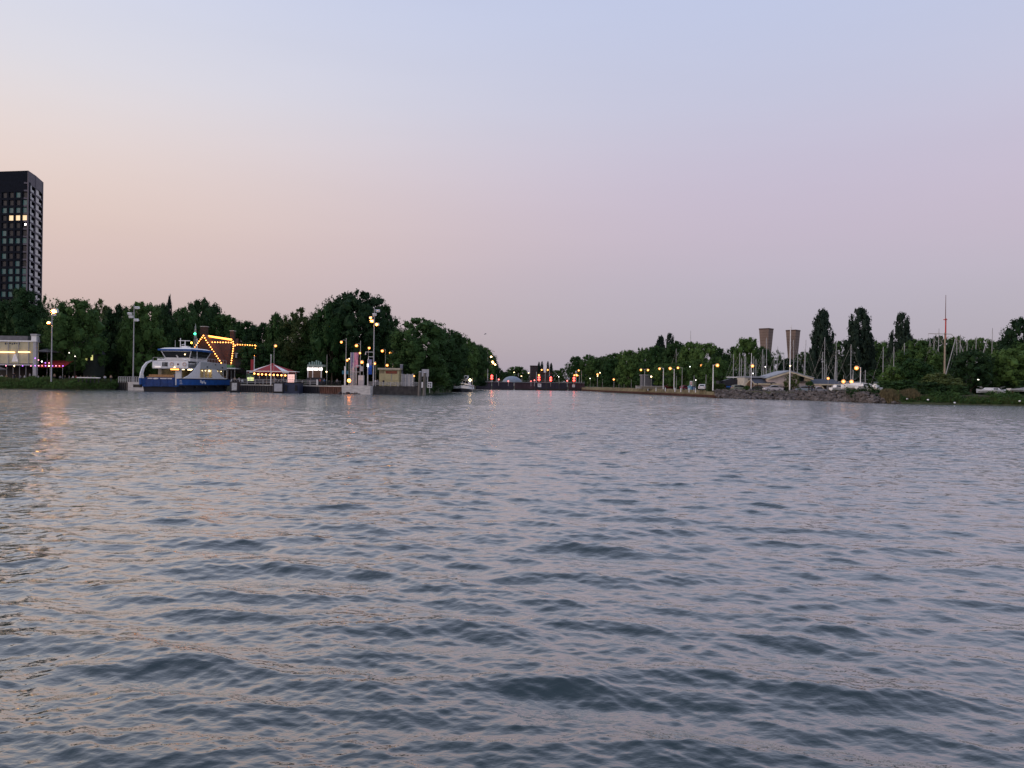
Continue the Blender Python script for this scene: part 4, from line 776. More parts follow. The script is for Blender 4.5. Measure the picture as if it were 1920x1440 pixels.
    d = MB().box(.25, 2.55, 5.75, 6.1, 5.2, 5.72).build('destination_display', BLACKS, t); MB().box(.35, 2.45, 5.69, 5.745, 5.27, 5.62).build('amber_text_panel', L_SIGN, d)
    MB().ball((1.2, 6.0, 5.95), .13).build('deck_light', L_SALOON, t)
    MB().box(.9, 2.3, 7.2, 7.8, 1.56, 5.6).build('stair_casing', WHITE, t); MB().box(-.2, .7, 8.5, 9.2, 1.56, 4.3).build('blue_locker', BLUE, t)
    MB().box(-4.2, -3.4, 9, 26, 1.56, 5.6).build('side_house', mat('beige_paint', (.30, .27, .22), .7), t)
    MB().box(-3.3, 1.0, 26.6, 27, 1.56, 5.6).build('aft_bulkhead', mat('olive_paint', (.10, .10, .07), .7), t)
    for y in (12, 16.5, 21): MB().box(2.0, 3.0, y, y + .3, 5.5, 5.62).build('ceiling_light', L_SALOON, t); MB().box(-2, -1, y, y + .3, 5.5, 5.62).build('ceiling_light', L_SALOON, t)
    for y in (3.5, 10, 17, 24, 30): MB().cyl((4.8, y, 1.15), (5.05, y, 1.15), .38, n=12).build('tyre_fender', TYRE, t)
    for x in (-3.6, -2.6, 2.9): MB().cyl((x, 7.4, 7.85), (x + .8, 7.4, 7.85), .24, n=10).build('life_raft_canister', WHITE, t)
    fr = MB(); fr.cyl((-4.3, 6.4, 8.35), (4.3, 6.4, 8.35), .03, n=4)
    for k in range(9): fr.cyl((-4.3 + k * 1.075, 6.4, 7.5), (-4.3 + k * 1.075, 6.4, 8.35), .025, n=4)
    fr.build('front_deck_rail', WHITE, t)
    # saloon on the starboard side
    sal = MB(); sal.box(3.2, 4.63, 13.3, 31.2, 5.75, 7.55); sal.build('saloon_roof', mat('light_grey_paint', (.42, .43, .42), .45), t)
    MB().box(3.2, 4.66, 12.5, 31.4, 3.18, 3.5).build('saloon_sill', WHITE, t); MB().box(3.2, 3.3, 13.3, 31.2, 3.5, 5.75).build('saloon_inner_wall', mat('glowing_cream_panel', (.45, .38, .25), .7, emit=(1, .75, .4), es=.12), t)  # inner wall glows faintly to stand for the lit saloon
    mb = None
    for i in range(8):
        y = 13.0 + i * 2.6; MB().box(4.5, 4.64, y, y + .16, 3.5, 5.75).build('saloon_pillar', WHITE, t)
        if i < 7: MB().box(4.55, 4.59, y + .17, y + 2.58, 3.5, 5.74).build('window', mat('saloon_glass', (.05, .06, .05), .08, var=0, alpha=.35), t)
    for y in (14.4, 16.2, 18.2, 20.8, 23.4, 23.9, 26.4, 29): MB().ball((3.9, y, 5.35), .16 if y not in (20.8, 23.4) else .32).build('saloon_lamp', L_SALOON, t)
    for y, z in ((17.2, 6.2), (22.6, 6.9), (27.5, 6.2)): MB().box(4.635, 4.68, y, y + .9, z, z + .3).build('vent', BLACKS, t)
    # company emblem and draught marks as plain painted shapes
    for dy, z0, z1 in ((0, 2.2, 2.9), (.9, 1.95, 2.6), (2.0, 2.1, 2.75), (2.9, 1.85, 2.4)): MB().box(4.66, 4.70, 13.2 + dy, 13.9 + dy, z0, z1).build('emblem_stroke', WHITE, t)
    for z in (1.9, 2.3, 2.7): MB().box(4.66, 4.7, 1.2, 2.6 - (z - 1.9) * .6, z, z + .12).build('draught_mark', WHITE, t)
    # wheelhouse
    def frus(x, y0, y1, z0, xx, yy0, yy1, z1): return [[(-x, y0, z0), (x, y0, z0), (x, y1, z0), (-x, y1, z0)], [(-xx, yy0, z1), (xx, yy0, z1), (xx, yy1, z1), (-xx, yy1, z1)]]
    MB().loft(frus(3.2, 10.4, 21, 7.62, 3.3, 10.3, 21.1, 8.35)).build('wheelhouse_base', WHITE, t)
    wh = MB().loft(frus(3.0, 10.5, 20.9, 8.35, 3.75, 9.7, 21.7, 10.15)).build('wheelhouse_windows', mat('wheelhouse_glass', (.02, .022, .025), .08, var=.2), t)
    pl = MB()
    for sx in (-1, 1):
        for (ya, yb) in ((10.4, 9.6), (20.9, 21.8)): pl.cyl((sx * 3.02, ya, 8.35), (sx * 3.8, yb, 10.15), .13, n=5)
    pl.cyl((-3.75, 9.63, 10.1), (3.75, 9.63, 10.1), .1, n=5); pl.cyl((-3, 10.4, 8.4), (3, 10.4, 8.4), .1, n=5); pl.build('window_frame', WHITE, t)
    MB().cyl((-.1, 9.95, 9.1), (.25, 10.2, 8.5), .16, n=4).build('paper_notice', WHITE, t); MB().ball((2.1, 9.78, 9.3), .15).build('wheelhouse_lamp', L_SALOON, t)
    MB().xy([(-4.2, 8.6), (4.2, 8.6), (5.0, 12), (5.0, 19.5), (4.2, 22.9), (-4.2, 22.9), (-5, 19.5), (-5, 12)], 10.2, 10.62).build('roof_edge', BLUE, t)
    rr = []
    for k, z in ((1.0, 10.625), (.8, 10.95), (.5, 11.1)): rr.append([(x * k, 15.75 + (y - 15.75) * (k * .93 + .05), z) for x, y in ((-4.1, 9), (4.1, 9), (4.9, 12), (4.9, 19.5), (4.1, 22.5), (-4.1, 22.5), (-4.9, 19.5), (-4.9, 12))])
    MB().loft(rr).build('wheelhouse_roof', WHITE, t)
    mm = MB(); mm.cyl((-.9, 14, 11), (-.9, 14, 13.6), .1).box(-1.3, 1.6, 13.9, 14.1, 12.9, 13.05).cyl((.3, 14, 11), (.3, 14, 12.9), .12).cyl((-.6, 14, 11.9), (.3, 14, 12.1), .07).cyl((-1.8, 13, 11), (-1.8, 13, 13), .03); mm.build('radar_mast', WHITE, t)
    MB().box(-.5, 1.0, 13.6, 14.4, 11.05, 11.6).build('radar_housing', WHITE, t); MB().cyl((1.9, 13, 11), (1.9, 13, 11.4), .25).build('dome_antenna', WHITE, t)
    MB().cyl((4.45, 11.5, 7), (4.45, 11.5, 13.4), .08).build('signal_pole', WHITE, t)
    rl = MB()
    for y in range(9, 32, 2): rl.cyl((4.5, y, 7.6), (4.5, y, 8.5), .025, n=4)
    rl.cyl((4.5, 9, 8.5), (4.5, 31, 8.5), .03, n=4); rl.build('deck_rail', WHITE, t)
ferry()
# ============================================================ restaurant with light strings
def restaurant():
    t = Th('restaurant', 'steep-roofed brick restaurant outlined in light strings, behind the ferry', 'building', 383, 224); l = t.l
    ax, az = l(382.5, 629); bx, bz = l(417, 685); wx = bx
    MB().xz([(ax - (bx - ax) + .3, 0), (bx - .3, 0), (bx - .3, bz), (ax, az - .3), (ax - (bx - ax) + .3, bz)], 0, 6).build('gable_wall', BRICKM, t.e)
    for s in (-1, 1): MB().xz([(ax, az), (ax + s * (bx - ax + .25), bz - .3), (ax + s * (bx - ax + .25), bz - .02), (ax, az + .3)], -.35, 9).build('roof', TILE, t.e)
    x0, _ = l(384, 640, 4); x1, z1 = l(436, 641, 4); ze = l(425, 686, 4)[1]
    MB().box(x0 + 2, x1 - .25, 4.2, 14, 0, ze).build('main_wall', BRICKM, t.e)
    zr = l(410, 634, 8)[1]
    rf = MB().yz([(3.8, ze - .1), (9, zr), (14.4, ze - .1)], x0, x1).build('main_roof', TILE, t.e)
    for a, b, y0, y1 in ((375.5, 387, 612.5, 632), (431, 438, 620.5, 640)): c = t.box('chimney', BRICKM, a, y0, b, y1, 7.5, 9); t.box('chimney_cap', CONC, a - .5, y0 - 1, b + .5, y0 + .2, 7.3, 9.2)
    for x in (388, 396, 404): w = t.box('window', L_WINY if x == 396 else GLASSD, x - 20, 694, x - 15, 702, -.06, .01)
    x2, z2 = l(480, 648, 2)
    MB().box(x1 + .02, x2, 2.5, 9, 0, l(460, 668, 2)[1]).build('annex_wall', BLACKS, t.e)
    MB().yz([(2, l(460, 671, 2)[1]), (2.6, z2), (8.6, z2), (9.4, l(460, 671, 2)[1])], x1 + .02, x2 + .3).build('annex_roof', mat('dark_brown_tiles', (.022, .016, .018), .9, bump=.5, bscale=8), t.e)
    t.box('lantern', GREYP, 441, 663, 444.5, 671, 1.4, 1.8); t.box('lantern_cap', WHITE, 440, 661.8, 447, 663, 1.3, 1.9)
    D = 224; A = at(363.5, 652, D - .5); G = at(381.5, 628.5, D - .5)
    festoon('string_lights', 'amber bulb string up the left slope of the restaurant gable', [at(360, 657, D - .5), G], 9, L_BULB, .17)
    festoon('string_lights', 'amber bulb string down the right slope of the restaurant gable', [G, at(386, 637, D - .5), at(417.5, 684, D - .6)], 14, L_BULB, .17)
    festoon('string_lights', 'row of amber bulbs below the ridge tube light', [at(398, 641, 226.5), at(433.5, 641.5, 226.5)], 8, L_BULB, .17)
    festoon('string_lights', 'amber bulb string down the right edge of the main roof', [at(437, 640, 226.5), at(438, 647, 226.5), at(433, 684, 225.5)], 11, L_BULB, .17)
    festoon('string_lights', 'amber bulb row along the top of the dark annex roof', [at(441, 647, 225.5), at(445, 645.5, 225.5), at(478, 647, 225.5)], 9, L_BULB, .17)
    festoon('string_lights', 'amber bulb string down the right end of the annex roof', [at(479.5, 648, 225.5), at(477, 666, 225.5)], 5, L_BULB, .13)
    b = thing('tube_light', 'long glowing orange tube light along the restaurant roof ridge', 'tube light', at(389, 630, 227)); e = at(434.5, 637, 227) - b.location
    MB().cyl((0, 0, 0), e, .26, n=8).build('glowing_tube', L_BAR, b); MB().cyl((0, .35, -.05), e + Vector((0, .35, -.05)), .12, n=6).build('holder_rail', BLACKS, b)
restaurant()
def terrace():
    t = Th('red_white_tent', 'big round tent roof in red and white stripes on the landing', 'tent', 500, 203); l = t.l; ze = l(500, 696)[1]; za = l(500, 683)[1]
    ce = l(500, 690)[0]; r = (548 - 455) / 2 * 203 / F; n = 20
    for i in range(n):
        a0, a1 = 2 * math.pi * i / n, 2 * math.pi * (i + 1) / n; c = lambda a, rr, z: (ce + rr * math.cos(a), 5 + rr * .75 * math.sin(a), z)
        mb = MB().add([c(a0, r, ze), c(a1, r, ze), c(a1, r * .12, za), c(a0, r * .12, za), c(a0, r, ze - .45), c(a1, r, ze - .45), c(a1, r * .12, za - .15), c(a0, r * .12, za - .15)], [(0, 1, 2, 3), (0, 4, 5, 1), (4, 7, 6, 5)])
        mb.build('roof_stripe', WHITE if i % 5 == 2 else RED, t.e)
    MB().ball((ce, 5, za), r * .12, 10, 6, .5).build('peak_cap', RED, t.e)
    for i in range(n): a = 2 * math.pi * i / n; MB().cyl((ce + r * .97 * math.cos(a), 5 + r * .73 * math.sin(a), 0), (ce + r * .97 * math.cos(a), 5 + r * .73 * math.sin(a), ze - .4), .05, n=5).build('post', WHITE, t.e)
    mb = MB(); z = ze - .5
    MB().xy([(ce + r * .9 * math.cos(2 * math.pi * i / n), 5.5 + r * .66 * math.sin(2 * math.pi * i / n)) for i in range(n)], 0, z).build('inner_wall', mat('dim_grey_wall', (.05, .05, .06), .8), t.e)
    c = Th('canopy', 'flat white-edged canopy in front of the red and white tent', 'canopy', 508, 199); c.box('roof_slab', WHITE, 462, 695.5, 555, 697, 0, 3.2)
    for x in (463, 486, 509, 532, 554): c.box('post', GALV, x - .35, 697, x + .35, 718, .1, .2, zb=0)
    c2 = Th('canopy', 'flat white canopy between the ferry and the tent', 'canopy', 430, 221); c2.box('roof_slab', WHITE, 412, 689.5, 441, 691.5, 0, 5)
    for x in (414, 427, 440): c2.box('post', GALV, x - .35, 691.5, x + .35, 716, .1, .2, zb=0)
    c3 = Th('canopy', 'small green dome-shaped awning at the foot of the light strings', 'awning', 425, 222); x0, z0 = c3.l(416, 689); x1, _ = c3.l(434, 689); zt = c3.l(425, 683.5)[1]; R_ = (x1 - x0) / 2
    MB().yz([(0, z0), (.5, zt - .15), (1.6, zt), (2.6, zt - .1), (3.2, z0)], x0, x1).build('fabric', mat('green_fabric', (.08, .22, .06), .7), c3.e); mb = MB()
    for x in (x0 + .1, x1 - .1): mb.cyl((x, .1, 0), (x, .1, z0), .05)
    mb.build('posts', GALV, c3.e)
    k = Th('carousel_screen', 'pink glowing screen box at the right end of the tent', 'screen', 546, 198); k.box('frame', BLACKS, 538.6, 701.2, 552.8, 717.5, .12, .5, zb=0)
    ps = em('pink_screen_glow', (1, .50, .42), .9)
    for i in range(3):
        for j in range(3): k.box('screen_panel', ps, 539.3 + i * 4.4, 702 + j * 5.1, 543.3 + i * 4.4, 706.7 + j * 5.1, 0, .1)
    k = Th('lantern_booth', 'small yellow-green glowing booth below the tent edge', 'booth', 468, 197.5); yg = em('yellow_green_glow', (.75, .85, .25), .9)
    k.box('base', BLACKS, 462.6, 714, 474, 718, 0, 1.2, zb=0); k.box('glowing_wall', yg, 463.5, 707.5, 468, 714, .02, 1.1); k.box('glowing_wall', yg, 469, 707.5, 473, 714, .02, 1.1); k.box('roof', mat('green_roof', (.06, .12, .05), .6), 462, 702, 474.5, 706, 0, 1.2); k.box('frame_post', WHITE, 468, 706, 469, 714, 0, 1.1)
    festoon('string_lights', 'warm bulbs hanging along the front edge of the tent canopy', [at(477, 699.5, 198.8), at(480, 700.5, 198.8), at(535, 703, 198.8)], 9, L_BULB, .22)
    b = Th('banner', 'narrow red banner between the restaurant and the tent', 'banner', 473, 202); b.box('cloth', RED, 470, 674, 475.5, 696, 0, .06); b.box('pole', WHITE, 476, 668, 476.8, 716, 0, .1, zb=0)
    # bright kiosk
    k = Th('food_kiosk', 'small kiosk with three glaring white lights and a greenish roof sign', 'kiosk', 590, 197); k.box('counter', BLACKS, 575, 708, 605, 717, 0, 2.5, zb=0); k.box('roof_slab', mat('green_white_sign', (.25, .32, .28), .6), 576, 683.5, 606, 687.5, 0, 2.6)
    for a in (577, 586, 602): k.box('post', WHITE, a - .5, 687.5, a + .8, 708, .05, .3)
    for a, b_ in ((576, 587), (588.5, 595.5), (597.5, 604)): k.box('light_box', em('kiosk_light', (1, .93, .88), 2), a, 689.5, b_, 694.5, -.05, .3)
    for i, (a, h_) in enumerate(((579, 4), (584, 6), (588, 5), (592, 8), (596, 7), (600, 5))): k.box('roof_ornament', mat('pale_green', (.2, .3, .27), .6), a, 683.4 - h_, a + 2.4, 683.4, .5, .8)
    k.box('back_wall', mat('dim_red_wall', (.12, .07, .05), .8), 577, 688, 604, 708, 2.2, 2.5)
terrace()
# ============================================================ quay furniture
def railing(x0, x1, y0, y1, D, label, px_step=11, rails=3, lattice=False):
    t = Th('railing', label, 'railing', (x0 + x1) / 2, D); a, zt = t.l(x0, y0); b, zb_ = t.l(x1, y0); zb0 = t.l((x0 + x1) / 2, y1)[1]; zt = (zt + zb_) / 2 + .0; zb0 = max(0, zb0)
    rl = MB()
    for i in range(rails): z = zb0 + .1 + (zt - zb0 - .1) * (i + 1) / rails; rl.cyl((a, 0, z), (b, 0, z), .045, n=5)
    rl.build('rails', DULLW, t.e); n = max(2, int((x1 - x0) / px_step))
    for i in range(n + 1): x = a + (b - a) * i / n; MB().box(x - .06, x + .06, .05, .15, 0, zt).build('post', DULLW, t.e)
railing(222, 268, 706.5, 718, 195.5, 'white slatted railing on the quay left of the ferry', 4, 4)
railing(434, 596, 712, 721, 192, 'long thin white railing along the dark quay right of the ferry', 14.3)
railing(690, 788, 717, 725, 185.8, 'white railing along the quay in front of the yellow kiosk', 13)
t = Th('gate_post', 'thick white end post of the long railing', 'post', 594.5, 191.5); t.box('shaft', WHITE, 593.2, 712, 595.6, 725, 0, .25, zb=0); t.box('cap', WHITE, 593, 711.6, 595.8, 712, -.03, .28)
def dolphin(x0, x1, y0, y1, D, lab, wx0, wx1):
    t = Th('mooring_dolphin', lab, 'mooring post', (x0 + x1) / 2, D, 0); t.box('body', BLACKS, x0, y0, x1, y1, 0, 1.8, zb=-1); t.box('white_panel', GREYP if wx1 - wx0 > 14 else mat('chalky_white', (.40, .40, .39), .8, var=.45, scale=2.5), wx0, y0 + 2, wx1, y1 - 3, -.06, -.004)
    for i in range(3): x = x0 + (x1 - x0) * (i + .5) / 3; q = t.l(x, y0); MB().cyl((q[0], .9, -1), (q[0], .9, q[1] + .35), .25).build('pile', BLACKS, t.e)
    t.box('rubber_fender', TYRE, x0 + 1, y1 - 3, x1 - 1, y1, -.25, -.07)
dolphin(431, 446, 716, 735, 185.5, 'black mooring dolphin with white panel at the right end of the ferry', 434.5, 444)
dolphin(512, 531, 717.5, 737, 184, 'black mooring dolphin with a broad white panel', 514, 529)
t = Th('pontoon', 'dark navy pontoon box beside the white-panelled dolphin', 'pontoon', 545, 184.5, 0); t.box('hull', NAVY, 531.5, 718, 560, 737, 0, 4, zb=-1); t.box('deck_edge', BLACKS, 531, 717, 560.5, 718.2, -.1, 4.1); t.box('fender', TYRE, 534, 722, 538, 733, -.25, -.01); t.box('fender', TYRE, 553, 722, 557, 733, -.25, -.01)
# flags and banners
def banner(px, y0, y1, wpx, D, m, lab, ypole=None, wave=.25):
    t = Th('banner_flag', lab, 'flag', px, D); zt = t.l(px, y0 - 1)[1]; z1 = t.l(px, y1)[1]; w_ = wpx * D / F
    MB().cyl((-w_ / 2, 0, 0), (-w_ / 2, 0, zt), .06).build('pole', WHITE, t.e); V = []; Fc = []; nn, mm_ = 6, 10
    for j in range(mm_ + 1):
        for i in range(nn + 1): u, v = i / nn, j / mm_; V.append((-w_ / 2 + .07 + w_ * u * (1 - .12 * math.sin(v * 3)), wave * math.sin(u * 4 + v * 3) * u, z1 + (zt - z1) * v))
    for j in range(mm_):
        for i in range(nn): a = j * (nn + 1) + i; Fc.append((a, a + 1, a + nn + 2, a + nn + 1))
    MB().add(V, Fc).build('cloth', m, t.e, smooth=True)
PINKC = mat('pink_cloth', (.55, .24, .32), .8, var=.25, scale=2); BLUEC = mat('royal_blue_cloth', (.02, .09, .45), .7); GREYC = mat('grey_violet_cloth', (.22, .2, .32), .8)
banner(659, 662, 690, 4, 188, GREYC, 'narrow grey violet flag left of the pink flag'); banner(667, 662, 689, 9, 187.5, PINKC, 'wide pink flag hanging on a pole over the beacon')
banner(661.5, 681, 697, 5, 188.5, PINKC, 'small dull pink flag low between the two tall flags')
banner(693, 675, 686, 8, 190, GREYC, 'grey violet upper flag left of the tall mast'); banner(693, 686, 702, 8.5, 189.5, BLUEC, 'royal blue flag left of the tall mast')
t = Th('light_pillar', 'bright white light strip on a post left of the blue flag', 'lamp', 689.5, 189); t.box('post', WHITE, 689.2, 688, 690, 718, 0, .1, zb=0); t.box('light_strip', em('white_strip', (1, .98, .95), 2.2), 688.2, 682, 691, 688, -.1, .1)
t = Th('blue_sign', 'teal blue sign panel with a white post left of the beacon', 'sign', 647, 188); t.box('panel', mat('teal_paint', (.03, .14, .2), .5), 641.5, 695, 653, 701.5, 0, .1); t.box('post', WHITE, 645.5, 688, 648, 716, -.12, -.01, zb=0); t.box('post_top', WHITE, 645.2, 687, 648.3, 688, -.15, .02)
t = Th('access_gate', 'white pipe portal with a grey box on the quay by the flags', 'gate', 672, 187)
for x in (661, 665.5, 668): t.box('post', DULLW, x - .6, 687, x + .6, 718, 0, .15, zb=0)
t.box('top_beam', DULLW, 667, 685, 677, 686.8, 0, .15); t.box('display_box', GREYP, 674.5, 686.8, 680, 696, -.05, .4); t.box('cross_bar', DULLW, 661, 697, 675, 697.8, .02, .12)
t = Th('electrical_cabinet', 'pale grey cabinet on the quay right of the portal', 'cabinet', 677, 186.5); t.box('body', GREYP, 671.5, 703.5, 682, 715, 0, .8, zb=0); t.box('door_left', CONC, 672.2, 704.3, 676.4, 713, -.04, -.002); t.box('door_right', CONC, 677, 704.3, 681.4, 713, -.04, -.002)
t = Th('yellow_kiosk', 'pale yellow ticket kiosk with flat roof and dark red sign', 'kiosk', 731, 196); CRM = mat('cream_panels', (.46, .40, .22), .6, var=.1)
t.box('wall', CRM, 711, 693, 748, 716, 0, 4, zb=0); t.box('roof', mat('cream_roof', (.45, .4, .3), .7), 708, 690, 750, 693.2, -.6, 4.5); t.box('left_panel', mat('dull_tan', (.25, .2, .12), .7), 711.5, 695, 720, 700, -.04, -.003)  # left panel is a darker tan than the walls
s_ = t.box('sign_board', mat('dark_red_sign', (.22, .015, .015), .6), 723.5, 695.8, 744, 700.3, -.12, -.003)
for i in range(8): t.box('sign_letter', mat('dull_gold', (.3, .12, .06), .6), 725 + i * 2.25, 697, 726.4 + i * 2.25, 699.2, -.17, -.125)
for a, b in ((712.5, 721), (722.5, 733), (734.5, 747)): t.box('shutter', CRM, a, 702.5, b, 713, -.06, -.003)
for a in (733.6,): t.box('downpipe', GREYP, a, 700.5, a + .7, 714, -.1, -.003)
t = Th('white_fence', 'light grey fence panels right of the yellow kiosk', 'fence', 764, 197)
for i in range(7): t.box('fence_panel', GREYP if i % 2 else CONC, 752 + i * 3.4, 701 + (i % 3) * .5, 755 + i * 3.4, 714, 0, .08, zb=0)
t = Th('fabric_cabin', 'pale rounded cabin behind the fence by the kiosk', 'cabin', 768, 199); q0 = t.l(764, 703); q1 = t.l(773, 714); MB().loft([[(q0[0], y, 0), (q1[0], y, 0), (q1[0], y, q0[1] - .6), ((q0[0] + q1[0]) / 2, y, q0[1]), (q0[0], y, q0[1] - .6)] for y in (0, 2.4)]).build('shell', CONC, t.e); t.box('door', GREYP, 767, 706, 770, 715, -.04, -.002)
t = Th('grey_obelisk', 'grey upright slab rising behind the kiosk roof', 'pillar', 752.5, 200); t.box('slab', mat('blue_grey_slab', (.16, .17, .22), .6), 750, 684, 755, 716, 0, .8, zb=0); t.box('slab_top', GREYP, 749.8, 683, 755.2, 684, -.05, .85)
def piles():
    t = Th('pile_cluster', 'two weathered grey timber mooring piles standing in the water', 'mooring piles', 792, 181, 0)
    for x, y0 in ((788, 697.5), (796.8, 699)):
        xx, zz = t.l(x, y0); p = MB().cyl((xx - .18, 0, -1), (xx + .02, 0, zz), .40, .36, 10).build('pile', WOODG, t.e); MB().cyl((xx, 0, zz), (xx, 0, zz + .18), .38, .2, 10).build('pile_cap', GREYP, p)
    t.box('cross_brace', WOODG, 788, 708.5, 797, 712, .3, .6); t.box('cross_brace', WOODG, 788, 728, 797, 731, .3, .6)
    t = Th('sign_board', 'large blank grey board on a post behind the mooring piles', 'sign', 797.5, 184.5); t.box('board', GREYP, 791, 692.3, 804, 706, 0, .12); t.box('post', GREYP, 800.5, 706, 802.5, 722, .02, .1, zb=0)
    t = Th('number_sign', 'small white sign with dark marks right of the mooring piles', 'sign', 805.5, 185); t.box('panel', WHITE, 800.8, 716.3, 810, 727, 0, .08); t.box('post', GALV, 805, 727, 806, 733, .09, .2, zb=-1.5)
    for a, b, c, d in ((803, 718, 805, 720), (806.2, 718, 808.4, 721), (806.2, 722.5, 808.4, 725.5), (803, 721.5, 804.6, 725.5)): t.box('sign_mark', BLACKS, a, b, c, d, -.03, -.003)
    t = Th('white_sign', 'white notice half hidden between the mooring piles', 'sign', 792.5, 185); t.box('panel', WHITE, 790.4, 716.5, 795, 727, 0, .08); t.box('post', GALV, 792.4, 727, 793, 733, .09, .2, zb=-1.5)
piles()
# rocks at the foot of the white block
mb = MB(); g = random.Random(8)
for i in range(40):
    q = sh(g.uniform(636, 676), 182.6); mb.ball((q.x, 182.6 + g.uniform(-.4, .6), g.uniform(-.1, .9 * (1 - (q.x + 42) / 12 if q.x > -42 else 1) * .6)), g.uniform(.25, .5), 6, 4, .7)
o = mb.build('dark_boulders', mat('wet_rock', (.05, .035, .03), .7, var=.4)); o['kind'] = 'stuff'; tag(o, 'dark wet boulders at the foot of the white quay block', 'boulders')
# ============================================================ people
def person_mesh(kind):
    J = {'stand': [(0, 0, .95), (0, 0, 1.2), (0, 0, 1.42), (0, 0, 1.52), (0, -.02, 1.66), (.1, 0, .9), (.11, -.02, .48), (.11, 0, .06), (-.1, 0, .9), (-.12, .02, .48), (-.12, .02, .06), (.2, 0, 1.4), (.27, .02, 1.12), (.27, -.1, .88), (-.2, 0, 1.4), (-.27, .02, 1.12), (-.25, -.12, .9), (.11, -.14, .04), (-.12, -.12, .04)],
         'walk': [(0, 0, .94), (0, -.02, 1.2), (0, -.04, 1.42), (0, -.05, 1.52), (0, -.07, 1.66), (.1, 0, .9), (.1, -.2, .5), (.1, -.22, .06), (-.1, 0, .9), (-.1, .12, .5), (-.1, .36, .12), (.2, -.03, 1.4), (.25, .12, 1.14), (.25, .12, .9), (-.2, -.03, 1.4), (-.25, -.14, 1.14), (-.22, -.32, 1.0), (.1, -.36, .04), (-.1, .26, .04)],
         'sit': [(0, 0, .48), (0, 0, .75), (0, -.02, .97), (0, -.03, 1.07), (0, -.06, 1.2), (.1, -.02, .46), (.12, -.42, .48), (.12, -.44, .06), (-.1, -.02, .46), (-.14, -.42, .48), (-.14, -.4, .06), (.2, 0, .94), (.25, -.08, .7), (.16, -.3, .6), (-.2, 0, .94), (-.25, -.08, .7), (-.16, -.3, .62), (.12, -.58, .04), (-.14, -.54, .04)]}[kind]
    E = [(0, 1), (1, 2), (2, 3), (3, 4), (0, 5), (5, 6), (6, 7), (7, 17), (0, 8), (8, 9), (9, 10), (10, 18), (2, 11), (11, 12), (12, 13), (2, 14), (14, 15), (15, 16)]
    R = [.14, .14, .15, .06, .15, .1, .07, .05, .1, .07, .05, .075, .05, .04, .075, .05, .04, .04, .04]
    me = bpy.data.meshes.new('p'); me.from_pydata(J, E, []); o = bpy.data.objects.new('p', me); COL.objects.link(o)
    bpy.context.view_layer.objects.active = o; sk = o.modifiers.new('s', 'SKIN')
    if not me.skin_vertices:
        bm = bmesh.new(); bm.from_mesh(me); bm.verts.layers.skin.verify(); bm.to_mesh(me); bm.free()
    for v, r in zip(me.skin_vertices[0].data, R): v.radius = (r, r)
    me.skin_vertices[0].data[0].use_root = True
    sb = o.modifiers.new('u', 'SUBSURF'); sb.levels = 1; sb.render_levels = 1
    dg = bpy.context.evaluated_depsgraph_get(); me2 = bpy.data.meshes.new_from_object(o.evaluated_get(dg)); bpy.data.objects.remove(o); return me2
PM = {k: person_mesh(k) for k in ('stand', 'walk', 'sit')}
SKIN = mat('skin', (.35, .2, .14), .6, var=.05); HAIR = mat('dark_hair', (.02, .014, .01), .7, var=.05)
CL = {'white': mat('white_shirt', (.6, .6, .6), .8), 'black': mat('black_cloth', (.015, .015, .02), .8), 'grey': mat('grey_cloth', (.2, .2, .22), .8), 'blue': mat('blue_cloth', (.05, .12, .25), .8), 'red': mat('red_cloth', (.3, .05, .05), .8), 'tan': mat('tan_cloth', (.35, .25, .16), .8), 'pale_blue': mat('pale_blue_cloth', (.2, .4, .5), .8)}
JEANS = mat('dark_trousers', (.025, .03, .045), .85)
def person(px, D, pose, top, rot, label, group=None, z=GZ, s=1):
    key = (pose, top); nm = 'person_' + pose
    if key not in PMC:
        me = PM[pose].copy(); me.name = 'person'; me.materials.clear()
        for m in (SKIN, CL[top], JEANS, HAIR): me.materials.append(m)
        hip, neck, hd, kn = {'stand': (.98, 1.47, 1.68, 0), 'walk': (.98, 1.47, 1.68, 0), 'sit': (.56, 1.02, 1.23, 0)}[pose]
        for p in me.polygons:
            c = p.center; p.use_smooth = True
            p.material_index = 3 if (c.z > hd or (c.z > neck + .08 and c.y > -.0)) else 0 if c.z > neck or (abs(c.x) > .2 and c.z < neck - .35 and c.z > hip - .16 and c.y < -.03) else 1 if c.z > hip else 2
        PMC[key] = me
    o = bpy.data.objects.new('person', PMC[key]); COL.objects.link(o); o.location = P(px, D, z); o.rotation_euler = (0, 0, rot); o.scale = (s, s, s); tag(o, label, 'person', group)
    return o
PMC = {}
G = 'people on the terrace by the cafe'; g = random.Random(21); tops = ['white', 'grey', 'black', 'tan', 'grey', 'red', 'blue', 'white']
spots = [(3, 'sit', 'white'), (12, 'sit', 'tan'), (26, 'stand', 'black'), (38, 'sit', 'grey'), (46, 'sit', 'white'), (56, 'stand', 'grey'), (72, 'sit', 'white'), (81, 'sit', 'grey'), (88, 'stand', 'black'), (102, 'stand', 'tan'), (113, 'sit', 'grey'), (122, 'sit', 'black'), (130, 'sit', 'grey'), (137, 'sit', 'white'), (143, 'sit', 'red'), (151, 'sit', 'grey'), (158, 'sit', 'black'), (164, 'sit', 'grey'), (171, 'sit', 'blue'), (178, 'sit', 'grey')]
for i, (x, p, c) in enumerate(spots): person(x, 197 + g.uniform(-1, 3), p, c, g.uniform(-1.5, 1.5), '%s %s person in %s, %s from left on the cafe terrace' % (('small', {'sit': 'seated', 'stand': 'standing'}[p], c, ordw(i))), G, GZ + .3, 1.05)
person(196.5, 196, 'sit', 'white', .8, 'seated person in white bending over at the right end of the long white bench', None, GZ + .4, 1.1)
